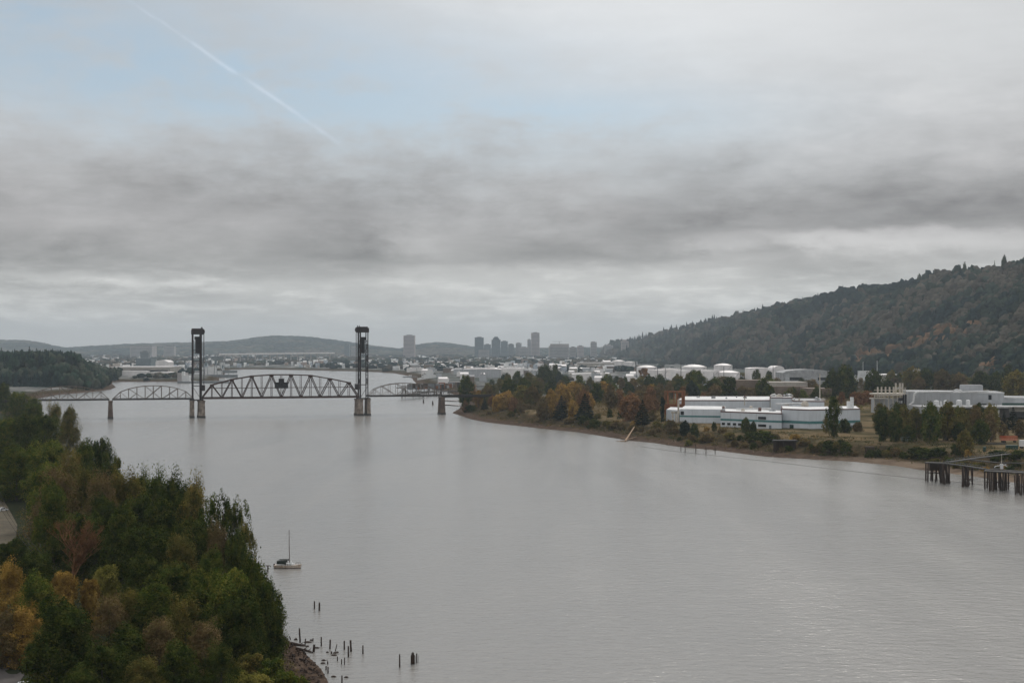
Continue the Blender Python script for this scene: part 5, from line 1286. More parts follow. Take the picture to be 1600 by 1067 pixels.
# far bank
RB = [ # px, base, top, width, shape, colour, label
 (728, 637, 588, 27, 'b', 'k', 'tall dark green tree alone on the right bank point'), (748, 636, 610, 18, 'c', 'y', 'small golden tree right of the tree on the point'), (757, 640, 620, 11, 's', 'c', 'tiny dark conifer between two golden trees'), (787, 640, 616, 34, 'g', 'y', 'broad golden tree near the point'), (770, 637, 620, 16, 'g', 'r', 'low golden brown bush left of the broad golden tree'), (735, 643, 633, 22, 'e', 'k', 'low dark scrub at the foot of the tree on the point'),
 (795, 626, 596, 30, 'g', 'k', 'round dark tree behind the broad golden one'), (818, 624, 595, 28, 'g', 'k', 'second round dark tree, twin of the one beside it'), (808, 602, 581, 18, 'a', 'k', 'small dark tree behind the twin round trees'), (826, 610, 584, 30, 'a', 'o', 'olive tree left of the tallest dark crown'), (851, 604, 574, 32, 'g', 'k', 'tallest dark crown behind the autumn trees'), (867, 600, 571, 16, 'a', 'k', 'dark tree against the white roofs right of the tallest crown'), (874, 606, 583, 18, 'a', 'u', 'grey green tree right of the tallest crown'), (838, 620, 598, 26, 'g', 'o', 'olive tree in front of the tallest dark crown'),
 (814, 646, 622, 20, 'c', 'b', 'brown tree right of the broad golden one'), (833, 638, 606, 28, 'g', 'b', 'large brown tree in the autumn group'), (848, 654, 624, 24, 'g', 'b', 'brown reddish tree at the crest of the bank'), (861, 640, 612, 20, 'g', 'y', 'golden orange tree left of the first dark conifer'), (882, 638, 609, 26, 'g', 'y', 'bright golden tree behind the first dark conifer'), (877, 654, 618, 26, 's', 'c', 'first dark conifer on the bank crest'), (862, 652, 630, 14, 'c', 'y', 'small golden tree beside the first conifer'), (896, 654, 628, 18, 'g', 'y', 'golden tree between the two dark conifers'),
 (884, 612, 590, 22, 'a', 'k', 'dark tree behind the golden trees'), (906, 614, 588, 22, 'a', 'g', 'green tree behind the second conifer'), (922, 612, 588, 14, 'c', 'o', 'tall thin olive tree behind the second conifer'), (911, 644, 612, 24, 'g', 'r', 'orange olive tree behind the second conifer'), (914, 656, 615, 28, 's', 'c', 'second dark conifer on the bank crest, the larger one'), (934, 630, 600, 24, 'a', 'k', 'dark green tree right of the second conifer'), (955, 640, 604, 24, 'a', 'b', 'brown tree behind the meadow'), (943, 616, 592, 18, 'a', 'k', 'dark small tree behind the brown one'), (968, 638, 610, 22, 'a', 'r', 'rust brown tree right of the meadow'),
 (953, 652, 640, 10, 'e', 'k', 'small dark bush on the golden meadow'), (970, 653, 642, 12, 'e', 'k', 'second dark bush on the golden meadow'), (986, 657, 620, 40, 'g', 'r', 'large round orange brown tree at the right of the meadow'), (1004, 664, 624, 24, 's', 'c', 'dark conifer in front of the orange brown tree'), (1016, 642, 606, 26, 'a', 'r', 'tall rust tree beside the steel frame'), (1026, 634, 602, 16, 'n', 'b', 'thin brown tree left of the steel frame'), (1035, 659, 618, 9, 'n', 'c', 'narrow dark column tree at the factory corner'), (1020, 658, 640, 16, 'c', 'b', 'low brown tree left of the narrow column tree'), (1000, 628, 603, 18, 'a', 'b', 'brown tree behind the orange brown round one'), (1046, 622, 596, 14, 'b', 'b', 'brown tree behind the steel frame'),
 (1007, 604, 573, 17, 'n', 'r', 'orange oval tree in front of the white tanks'), (1013, 616, 589, 20, 'g', 'k', 'dark tree under the orange oval one'), (990, 612, 592, 22, 'a', 'b', 'grey brown tree left of the orange oval one'), (982, 618, 598, 18, 'a', 'k', 'small dark tree left of the grey brown one'), (1032, 612, 588, 22, 'g', 'k', 'dark tree right of the orange oval one'), (1045, 614, 596, 20, 'g', 'k', 'second dark tree right of the orange oval one'), (1062, 616, 594, 24, 'a', 'k', 'third dark tree, left of the tallest green'), (1087, 622, 580, 38, 'b', 'g', 'tallest green tree behind the factory'), (1080, 630, 600, 26, 'g', 'u', 'grey green round tree before the tallest green'), (1099, 640, 612, 17, 'c', 'r', 'bright orange tree rising behind the factory front'), (1066, 634, 606, 20, 'a', 'r', 'russet tree right of the steel frame'),
 (1118, 630, 604, 30, 'g', 'b', 'olive brown tree behind the factory roof'), (1142, 632, 586, 23, 'n', 'k', 'dense dark tree with a flat side behind the factory'), (1134, 600, 589, 20, 'a', 'o', 'pale olive tree before the low tank'), (1160, 626, 606, 24, 'g', 'b', 'brown tree right of the dense dark tree'), (1160, 598, 582, 22, 'c', 'o', 'faint olive tree at the end of the tank farm'), (1182, 604, 578, 15, 'b', 'k', 'dark tree left of the small narrow one before the white sheds'), (1202, 602, 578, 11, 'n', 'k', 'narrow dark tree before the white sheds'), (1192, 632, 592, 26, 'b', 'k', 'dark tree behind the taller factory roof'), (1205, 628, 604, 16, 'a', 'k', 'small dark tree beside the earth wall'), (1216, 594, 580, 18, 'a', 'b', 'brown tree at the end of the grey shed'), (1178, 620, 600, 20, 'c', 'b', 'brown thin tree before the earth wall'),
 (1258, 596, 584, 10, 's', 'k', 'first small dark tree before the grey shed'), (1266, 597, 584, 9, 's', 'k', 'second small dark tree before the grey shed'), (1277, 596, 583, 10, 's', 'k', 'third small dark tree before the grey shed'), (1270, 610, 592, 22, 'c', 'b', 'brown tree before the grey shed'), (1300, 622, 582, 26, 'g', 'k', 'dark broad tree left of the biggest behind the plant'), (1322, 622, 577, 40, 'g', 'k', 'biggest dark tree behind the factory'), (1366, 622, 582, 32, 'g', 'k', 'round dark tree behind the exhaust stacks'), (1340, 634, 614, 30, 'e', 'd', 'russet thicket behind the factory chimney'), (1315, 632, 612, 16, 'c', 'd', 'russet small tree left of the factory chimney'), (1355, 632, 612, 22, 'e', 'd', 'russet thicket below the round dark tree'),
 (1345, 613, 590, 18, 'c', 'b', 'brown tree below the white two-step building'), (1357, 611, 591, 16, 'a', 'o', 'olive tree below the white two-step building'), (1386, 617, 596, 24, 'g', 'k', 'dark low tree directly behind the short exhaust stacks'), (1398, 604, 590, 26, 'c', 'b', 'brown low tree right of the exhaust stacks'), (1424, 610, 577, 34, 'g', 'o', 'olive tree behind the pale plant'), (1446, 610, 580, 36, 'g', 'k', 'dark green tree behind the pale plant'), (1474, 612, 581, 34, 'g', 'b', 'olive brown tree behind the pale plant roof'), (1500, 612, 586, 28, 'g', 'b', 'brown tree behind the rooftop box'), (1530, 610, 582, 26, 'a', 'k', 'dark tree right of the rooftop box'), (1556, 612, 584, 26, 'g', 'k', 'dark tree at the end of the plant roof'), (1586, 624, 584, 42, 'g', 'o', 'yellow green broad tree at the right end of the plant'), (1575, 606, 572, 24, 'a', 'k', 'dark tree behind the yellow green broad one'),
 (1303, 682, 622, 24, 'b', 'k', 'tall two-stemmed cottonwood in front of the factory wall'), (1291, 677, 648, 16, 'c', 'o', 'small thin tree left of the tall cottonwood'), (1320, 676, 656, 22, 'e', 'k', 'bush right of the tall cottonwood'), (1340, 674, 660, 18, 'e', 'b', 'brown bush at the factory corner'), (1378, 688, 638, 26, 'b', 'k', 'dark tree at the left end of the thicket before the plant'), (1399, 690, 642, 24, 'b', 'k', 'second dark tree of the thicket'), (1412, 684, 636, 30, 'a', 'o', 'olive tree of the thicket below the black tanks'), (1432, 688, 638, 30, 'c', 'o', 'thin olive tree of the thicket'), (1455, 690, 636, 36, 'g', 'g', 'yellow green crown in the middle of the thicket'), (1480, 688, 632, 40, 'a', 'o', 'tallest olive crown of the thicket'), (1504, 688, 640, 30, 'a', 'o', 'olive crown right of the tallest'), (1525, 688, 634, 34, 'c', 'b', 'brown leaning crown of the thicket'), (1548, 690, 640, 28, 'c', 'b', 'last brown crown of the thicket'), (1532, 694, 660, 30, 'g', 'k', 'dark low tree at the foot of the thicket'), (1420, 690, 668, 26, 'g', 'k', 'low dark tree behind the pale green van'), (1500, 690, 664, 26, 'g', 'k', 'low dark tree under the olive crowns'), (1583, 672, 636, 22, 's', 'c', 'dark conifer above the orange trailer'), (1569, 670, 642, 14, 's', 'c', 'smaller dark conifer left of the other'), (1594, 684, 658, 22, 'a', 'b', 'brown tree behind the box truck'), (1568, 684, 662, 20, 'c', 'b', 'brown bush tree behind the orange trailer'),
 (1507, 710, 676, 26, 'g', 'o', 'rounded olive tree alone on the bank above the dock'), (1512, 713, 703, 13, 'e', 'y', 'yellow shrub at the foot of the rounded olive tree'), (1493, 710, 694, 16, 'e', 'k', 'dark shrub left of the rounded olive tree'), (1165, 676, 655, 15, 'g', 'k', 'dark round bush before the office windows'), (1177, 676, 660, 10, 'g', 'k', 'smaller dark bush beside the office windows'), (1116, 673, 661, 10, 'g', 'k', 'ball shaped dark bush on the dry grass'), (1070, 682, 660, 18, 'g', 'u', 'grey green bush before the left factory wall'), (1085, 684, 664, 16, 'g', 'k', 'dark bush beside the grey green one'), (1050, 674, 658, 22, 'e', 'b', 'brown bush at the factory corner pipes'), (1076, 696, 688, 14, 'e', 'l', 'yellow shrub low on the bank'),
 (1195, 690, 674, 46, 'e', 'k', 'broad dark green bramble mound below the factory'), (1175, 688, 676, 30, 'e', 'k', 'bramble mound left of the broad one'), (1296, 704, 690, 30, 'e', 'k', 'dark bramble on the bank below the cottonwood'), (1322, 706, 692, 22, 'e', 'k', 'second bramble below the cottonwood'), (1440, 716, 700, 50, 'e', 'k', 'long dark green bramble above the beach'), (1465, 714, 700, 34, 'e', 'k', 'bramble right of the long one'), (1400, 712, 700, 24, 'e', 'b', 'brown bramble left of the long one'), (1560, 714, 704, 40, 'e', 'k', 'dark bramble behind the dock'), (1590, 716, 704, 30, 'e', 'k', 'dark bramble at the right end behind the dock'), (930, 668, 656, 22, 'e', 'k', 'dark shrub below the meadow'), (912, 662, 650, 20, 'e', 'k', 'dark shrub under the second conifer'), (1105, 690, 678, 28, 'e', 'b', 'brown shrub under the dry grass'),
]
for a in RB: T_base(*a)
FILL = [(720, 1036, 622, 648, 'ybryoab', 46, 'autumn tree in the crowded wood of the right bank point'), (760, 1040, 604, 624, 'kgbokub', 44, 'green or brown tree at the back of the right bank wood'), (1036, 1300, 610, 632, 'kkbogb', 46, 'tree in the belt behind the factory roofs'), (1372, 1556, 668, 686, 'ogokbo', 34, 'tree of the olive thicket before the pale plant'), (1392, 1600, 598, 612, 'kbogk', 26, 'tree in the belt between pale plant and hill')]
_fr = random.Random(99); _SX = [a for a, b in SHORE_R]; _SY = [b for a, b in SHORE_R]
for k in range(84):
    px_ = 760+(1600-760)*(k+_fr.random())/84; pb = float(np.interp(px_, _SX, _SY))-_fr.uniform(9, 30); h_ = _fr.uniform(5, 10)
    if 1110 < px_ < 1350 and pb < 676: continue
    T_base(px_, pb, pb-h_, h_*_fr.uniform(1.6, 2.6), _fr.choice('eeg'), _fr.choice('kkbobooy'), 'low ragged shrub on the sloping right bank', 'low shrubs on the sloping right bank')
for a0, a1, b0, b1, cols, n_, lab in FILL:
    for k in range(n_):
        px_ = a0+(a1-a0)*(k+_fr.random())/n_; pb = _fr.uniform(b0, b1); c_ = _fr.choice(cols); c_ = {'a': 'y'}.get(c_, c_); h_ = _fr.uniform(16, 27) if b0 > 606 else _fr.uniform(14, 22)
        if b0 > 660: h_ = _fr.uniform(24, 42)
        if b0 == 622 and 925 < px_ < 985 and pb > 634: continue
        T_base(px_, pb, pb-h_, h_*_fr.uniform(.8, 1.25) if b0 < 660 else h_*_fr.uniform(.55, .8), _fr.choice('agc'), c_, lab, lab.replace('tree', 'trees', 1))
HILLTREES = [(1412, 425, 404, 9, 's', 'tall conifer sticking up from the ridge, left of the pair'), (1437, 436, 424, 6, 'n', 'round-topped tree standing above the ridge line'), (1554, 412, 402, 6, 's', 'small conifer above the ridge near the edge'), (1570, 408, 398, 7, 'n', 'spiky tree above the ridge near the edge')]
HILLTREES = [(1507, 424, 406, 7, 'n', 'tall tree sticking up where the ridge steps'), (1437, 440, 423, 8, 'n', 'round-topped tree standing above the ridge line'), (1554, 412, 399, 6, 's', 'small conifer above the ridge near the right end'), (1569, 408, 395, 8, 'n', 'spiky tree highest above the ridge')]
for px_, yb, yt, w_, s_, lab in [(a, b, c+8, d*1.3, 'g' if e == 'n' else e, f) for a, b, c, d, e, f in HILLTREES]:
    D = float(np.interp(px_, *RIDG))*.99; x = XD(px_, D); z = gz(x, D); H = ZD(yt, D)-z
    put_tree(x, D, z, s_, 'k', max(12, H), w_*D/F, lab)
for px_, yt, lab in ((46, 541, 'tallest conifer on the bluff beyond the bridge'), (95, 547, 'lone conifer at the right end of the bluff skyline'), (23, 545, 'conifer left of the tallest on the bluff'), (2, 543, 'conifer on the bluff at the edge of the view'), (57, 544, 'conifer right of the tallest on the bluff'), (72, 545, 'shaggy conifer in the middle of the bluff skyline')):
    D = 2500; x = XD(px_, D); z = gz(x, D); put_tree(x, D, z-1, 's', 'c', ZD(yt, D)-z+1, 12*D/F, lab)

# ------------------------------------------------------------------ woods and scrub nobody could count
def ico(sub):
    import bmesh
    b = bmesh.new(); bmesh.ops.create_icosphere(b, subdivisions=sub, radius=1); b.verts.ensure_lookup_table()
    V = np.array([v.co[:] for v in b.verts]); Fc = np.array([[v.index for v in f.verts] for f in b.faces]); b.free(); return V, Fc
def con():
    V = []; Fc = []; k = 7; r = np.random.RandomState(4)
    for t, (z0, z1, rr) in enumerate(((-.9, -.1, 1.0), (-.35, .45, .75), (.15, 1.0, .48))):
        n = len(V)
        for i in range(k): a = 2*math.pi*i/k+t; q = rr*(.75+.5*r.rand()); V.append((q*math.cos(a), q*math.sin(a), z0+.15*r.rand()))
        V.append((0, 0, z1))
        for i in range(k): Fc.append((n+i, n+(i+1) % k, n+k))
    return np.array(V), np.array(Fc)
def mass(name, pts, sizes, tints, kinds, mat, seed=1):
    """pts (n,3) crown centres, sizes (n,3), tints (n,3), kinds 0 broadleaf 1 conifer -> one mesh"""
    rng = np.random.RandomState(seed); VV = []; FF = []; TT = []; off = 0
    shapes = [[], []]
    bv, bf = ico(2); sv, sf = ico(1)
    for q in range(5):
        l = 1+.28*rng.normal(size=len(bv)); shapes[0].append((bv*np.clip(l, .55, 1.5)[:, None], bf))
    shapes[1].append(con())
    for kd in (0, 1):
        for si, (sv_, sf_) in enumerate(shapes[kd]):
            sel = np.where((kinds == kd) & ((np.arange(len(kinds)) % len(shapes[kd])) == si))[0]
            if not len(sel): continue
            th = rng.rand(len(sel))*6.28; c, s = np.cos(th), np.sin(th)
            x = sv_[None, :, 0]*c[:, None]-sv_[None, :, 1]*s[:, None]; y = sv_[None, :, 0]*s[:, None]+sv_[None, :, 1]*c[:, None]
            z = np.repeat(sv_[None, :, 2], len(sel), 0)
            v = np.stack([x, y, z], 2)*sizes[sel][:, None, :]+pts[sel][:, None, :]
            VV.append(v.reshape(-1, 3)); FF.append((sf_[None]+np.arange(len(sel))[:, None, None]*len(sv_)).reshape(-1, 3)+off); off += len(sel)*len(sv_)
            TT.append(np.repeat(tints[sel], len(sv_), 0))
    V = np.vstack(VV); Fc = np.vstack(FF); T = np.vstack(TT); me = npmesh(name, V, Fc)
    a = me.color_attributes.new('tint', 'FLOAT_COLOR', 'POINT'); a.data.foreach_set('color', np.hstack([T, np.ones((len(T), 1))]).astype(np.float32).ravel())
    return link(name, me, mat)
def species(rng, x, y, warm=.35, orange=None):
    """tree colour by stand: conifer dark, green, grey brown, rust"""
    n = fbm(x+3000, y, 170, 4)*.62+fbm(x-1500, y+800, 45, 3)*.3+rng.rand(len(x))*.16
    col = np.zeros((len(x), 3)); k = np.zeros(len(x), int)
    q = (n-n.mean())/n.std()
    dark = q < -.45; gr = (q >= -.45) & (q < .5); br = (q >= .5)
    col[dark] = (.010, .020, .020); k[dark] = 1
    col[gr] = (.026, .038, .028); col[br] = (.072, .064, .050)
    if orange is not None: m_ = orange & ~dark; col[m_] = (.15, .095, .058)
    col *= (.7+.6*rng.rand(len(x)))[:, None]
    k[rng.rand(len(x)) < .06] = 1
    return col, k
rng = np.random.RandomState(31)
# west hills
us = []; Ds = []
for a in np.arange(948, 1760, 6.8):
    ft = np.interp(a, *FOOT); rg = np.interp(a, *RIDG)
    lo = math.log(ft*.995); hi = math.log(rg*1.05); n = int((hi-lo)/.0036)
    us.append(np.full(n, a)+rng.normal(size=n)*2.6); Ds.append(np.exp(lo+(hi-lo)*rng.rand(n)))
U_ = np.concatenate(us); D_ = np.concatenate(Ds); X_ = XD(U_, D_); G_ = ground(X_, D_, np.full(len(U_), 400.0))
sz = 6.9*(D_/2600)**.9*(.5+.9*rng.rand(len(D_))**1.4)*np.clip((1800-U_)/300, .75, 1)
vpx = HY-(G_+15-CH)*F/D_
og = (((U_-1430-(540-vpx)*1.3)/70)**2+((vpx-538+(U_-1430)*.25)/13)**2 < 1) & (rng.rand(len(U_)) < .5)
og |= (U_ > 1530) & (vpx > 560) & (rng.rand(len(U_)) < .18)
tint, kk = species(rng, X_, D_, orange=og); tint *= .88
kk = np.where((U_ > 1000) & (rng.rand(len(U_)) < np.clip((U_-1000)/320, 0, .85)), 0, kk); sz = sz*np.where(kk == 0, 1+.25*np.clip((U_-1200)/300, 0, 1), 1)
hgt = np.where(kk == 1, 1.55, 1.1)*sz*(.8+.4*rng.rand(len(sz)))
pts = np.stack([X_, D_, G_+hgt*.75+4*(D_/2600)**.5], 1)
tag(mass('hill_forest', pts, np.stack([sz*np.where(kk == 1, .62, 1), sz*np.where(kk == 1, .62, 1), hgt], 1), tint, kk, M['canopy'], 3), kind='stuff')
# bluff beyond the bridge
n = 2600; U_ = rng.uniform(-200, 186, n); D_ = rng.uniform(2130, 3050, n); X_ = XD(U_, D_); dd = river_sd(X_, D_); ok = (dd > 12); X_, D_, U_, dd = X_[ok], D_[ok], U_[ok], dd[ok]
G_ = ground(X_, D_, dd); sz = 5.6*(.7+.6*rng.rand(len(X_))); tint, kk = species(rng, X_*2, D_*2); tint *= np.array((.6, .8, .72)); hgt = np.where(kk == 1, 1.8, 1.35)*sz
tag(mass('bluff_wood', np.stack([X_, D_, G_+hgt*.7+2], 1), np.stack([sz*np.where(kk == 1, .65, 1), sz, hgt], 1), tint, kk, M['canopy'], 5), kind='stuff')
# woods and street trees of the plain, and the hills behind the city
n = 5200; D_ = 2500*np.exp(rng.rand(n)**.8*1.42); U_ = rng.uniform(100, 1080, n); X_ = XD(U_, D_); dd = river_sd(X_, D_)
cl = fbm(X_, D_*.5, 260, 4); ok = (dd > 15) & (cl > np.where(D_ > 5200, .40, .52)) & ~((D_ < 3300) & (U_ > 720) & (U_ < 830)) & ~((U_ < 720) & (D_ < 3600) & (U_ > 600)) & ~((D_ > 3000) & (D_ < 3500) & (U_ < 280) & (rng.rand(n) < .8))
X_, D_, dd = X_[ok], D_[ok], dd[ok]; G_ = ground(X_, D_, dd); sz = 4.6*(D_/3000)**.8*(.7+.7*rng.rand(len(X_))); tint, kk = species(rng, X_, D_); kk[:] = 0
tag(mass('distant_woods', np.stack([X_, D_, G_+sz*.6], 1), np.stack([sz*1.5, sz*1.5, sz], 1), tint, kk, M['canopy'], 6), kind='stuff')
n = 9000; D_ = rng.uniform(10500, 14000, n); U_ = rng.uniform(-150, 1100, n); X_ = XD(U_, D_); G_ = ground(X_, D_, np.full(n, 900.0)); sz = 26*(.6+.8*rng.rand(n)); tint, kk = species(rng, X_/4, D_/4); kk[:] = 0
tag(mass('far_hill_woods', np.stack([X_, D_, G_], 1), np.stack([sz*1.6, sz*1.6, sz*.42], 1), tint, kk, M['canopy'], 7), kind='stuff')
def scrub(name, X_, Y_, Z_, Rr, Hh, per, size, mat, seed):
    r = np.random.RandomState(seed); C = np.stack([X_, Y_, Z_+Hh*.35], 1); V, Fc = leaves(r, C, np.stack([Rr, Rr, Hh*.65], 1), per, size)
    return tag(link(name, npmesh(name, V, Fc), M[mat]), kind='stuff')
def bank_pts(n, D0, D1, u0, u1, dmin, dmax, seed, test=None):
    r = np.random.RandomState(seed); D_ = np.exp(r.uniform(math.log(D0), math.log(D1), n)); U_ = r.uniform(u0, u1, n); X_ = XD(U_, D_); dd = river_sd(X_, D_); ok = (dd > dmin) & (dd < dmax)
    if test is not None: ok &= test(U_, D_, X_)
    X_, D_, dd = X_[ok], D_[ok], dd[ok]; return X_, D_, ground(X_, D_, dd), r
def yard(U, D, X):
    py = HY+(CH-6.5)*F/D
    return ~((U < 32) & (py > 772) & (py < 852)) & ~((U < 62) & (py > 1022))
X_, Y_, Z_, r = bank_pts(5200, 118, 1300, -160, 640, 7, 260, 41, lambda U, D, X: yard(U, D, X) & (X < -10) & ~((U > 425) & (D < 300)))
for nm, mt_, s in (('dark_undergrowth', 'l_dark', 0), ('olive_undergrowth', 'l_olive', 1), ('brown_undergrowth', 'l_brown', 2)):
    q_ = (np.arange(len(X_)) % 5); sel = (q_ < 3) if s == 0 else (q_ == 2+s)
    rr = 1.2+1.6*r.rand(sel.sum()); scrub(nm, X_[sel], Y_[sel], Z_[sel], rr, rr*(1.0+.9*r.rand(sel.sum())), 60, .34, mt_, 50+s)
X_, Y_, Z_, r = bank_pts(9000, 640, 1480, 690, 1700, 11, 64, 43, lambda U, D, X: (X > -80))
for nm, mt_, s in (('dark_bank_scrub', 'l_dark', 0), ('brown_bank_scrub', 'l_brown', 1)):
    q_ = (np.arange(len(X_)) % 2) == s; rr = 1.1+1.5*r.rand(q_.sum()); scrub(nm, X_[q_], Y_[q_], Z_[q_], rr*1.3, rr*.9, 26, .6, mt_, 60+s)
X_, Y_, Z_, r = bank_pts(3200, 1000, 1500, 700, 1060, 55, 330, 44, lambda U, D, X: (X > -80))
scrub('brown_thicket', X_, Y_, Z_, 1.6+1.6*r.rand(len(X_)), 1.4+1.8*r.rand(len(X_)), 24, .7, 'l_brown', 63)
X_, Y_, Z_, r = bank_pts(2400, 1180, 1900, 700, 1640, 120, 900, 45, lambda U, D, X: (X > -80))
scrub('inland_thicket', X_, Y_, Z_, 2+2.4*r.rand(len(X_)), 2+2.6*r.rand(len(X_)), 26, .9, 'l_olive', 64)
# ------------------------------------------------------------------ sailboat
p = P(449.5, 887, 0)
sb = empty('sailboat', (p.x, p.y, 0), R(-6)); tag(sb, 'small cream sailboat with bare mast and dark canvas cover moored off the left bank', 'sailboat')
def hull_mesh(zs, name, mat, parent):
    """sections along x from stern (-) to bow (+)"""
    L = 7.6; n = 13; V = []; Fc = []
    for i in range(n):
        t = i/(n-1); x = -L/2+L*t; b = 1.22*(1-(abs(t-.42)/.60)**2.4) if t > .42 else 1.22*(1-(abs(t-.42)/.9)**2.2); b = max(b, .03)
        sh = .78+.38*(t-.35)**2*2.2+(.12 if t > .8 else 0)*(t-.8)
        z0, z1 = zs; za = z0 if z0 <= .12 else z0; zb_ = z1 if z1 < .5 else sh
        fl = lambda z: b*(.80+.20*min(1, max(0, z/.8)))*(1-.35*max(0, -z/.4)) 
        over = (.25*max(0, (t-.75)/.25))
        for (yy, z) in ((fl(za), za), (fl(zb_), zb_), (-fl(zb_), zb_), (-fl(za), za)): V.append((x+over*z, yy, z))
    for i in range(n-1):
        a = 4*i; c = a+4
        for k in range(3): Fc.append((a+k, a+k+1, c+k+1, c+k))
        Fc.append((a+3, a, c, c+3))
    Fc.append((0, 3, 2, 1)); me = bpy.data.meshes.new(name); me.from_pydata(V, [], Fc); me.update(); return link(name, me, mat, parent)
hull_mesh((.15, 1), 'hull', M['hull'], sb); hull_mesh((-.4, .15), 'bottom_paint', M['antifoul'], sb)
m = MB(); m.prism([(-1.0, -.72), (1.5, -.62), (2.1, -.2), (2.1, .2), (1.5, .62), (-1.0, .72)], .78, 1.28, topscale=.88); cb = m.build('cabin', M['gel'], sb)
m = MB()
for s in (-1, 1): 
    for x in (-.5, .2, .9): m.box(x-.22, x+.22, s*.675-.03, s*.675+.03, .96, 1.12)
m.build('cabin_window', M['glass'], cb)
m = MB(); m.prism([(.55, -.42), (1.35, -.36), (1.35, .36), (.55, .42)], 1.27, 2.0, topscale=.45); m.build('spray_hood', M['gel'], sb)
m = MB()
prof = [(-.62, 1.55), (-.5, 1.86), (-.2, 2.08), (.2, 2.08), (.5, 1.86), (.62, 1.55)]
x0, x1 = -3.0, -.25
for (a, za), (b, zb_) in zip(prof[:-1], prof[1:]): m.quad((x0, a*1.4, za), (x1, a*1.4, za), (x1, b*1.4, zb_), (x0, b*1.4, zb_)); m.quad((x0+.02, a*1.36, za-.05), (x0+.02, b*1.36, zb_-.05), (x1-.02, b*1.36, zb_-.05), (x1-.02, a*1.36, za-.05))
m.box(x0, x1, -.86, -.82, 1.15, 1.56); m.build('canvas_cover', M['canvas'], sb)
m = MB()
for x in (-2.9, -1.6, -.35):
    for y in (-.85, .85): m.cone((x, y, .8), (x, y, 1.56), .025, .025, 6)
m.build('cover_frame', M['alu'], sb)
m = MB(); m.cone((.55, 0, 1.2), (.4, 0, 10.9), .12, .075, 8); m.build('mast', M['alu'], sb)
m = MB(); m.cone((.5, 0, 2.2), (-2.7, 0, 2.25), .07, .06, 6); m.cone((.4, 0, 2.4), (-2.4, 0, 2.4), .14, .1, 8); m.build('boom', M['canvas'], sb)
m = MB()
for a, b in (((.4, 0, 10.8), (3.7, 0, 1.2)), ((.4, 0, 10.8), (-3.7, 0, .9)), ((.4, 0, 10), (.3, 1.1, .8)), ((.4, 0, 10), (.3, -1.1, .8))): m.cone(a, b, .012, .012, 4)
m.build('rigging', M['alu'], sb)
m = MB(); m.beam((.45, -.7, 6.0), (.45, .7, 6.0), .06); m.build('spreader', M['alu'], sb)
m = MB()
for x in (3.7, 3.1, 2.4): m.cone((x, .3 if x < 3.7 else 0, 1.05), (x+.1, .3 if x < 3.7 else 0, 1.65), .03, .03, 6); m.cone((x, -.3 if x < 3.7 else 0, 1.05), (x+.1, -.3 if x < 3.7 else 0, 1.65), .03, .03, 6)
m.beam((3.85, 0, 1.65), (2.5, .3, 1.6), .04); m.beam((3.85, 0, 1.65), (2.5, -.3, 1.6), .04); m.build('bow_rail', M['alu'], sb)
m = MB(); m.box(-4.1, -3.75, -.2, .2, .35, 1.15); m.build('outboard_motor', M['black'], sb)
m = MB(); m.box(-3.2, -1.1, -.45, .45, .72, .9); m.build('cockpit', M['gel'], sb)
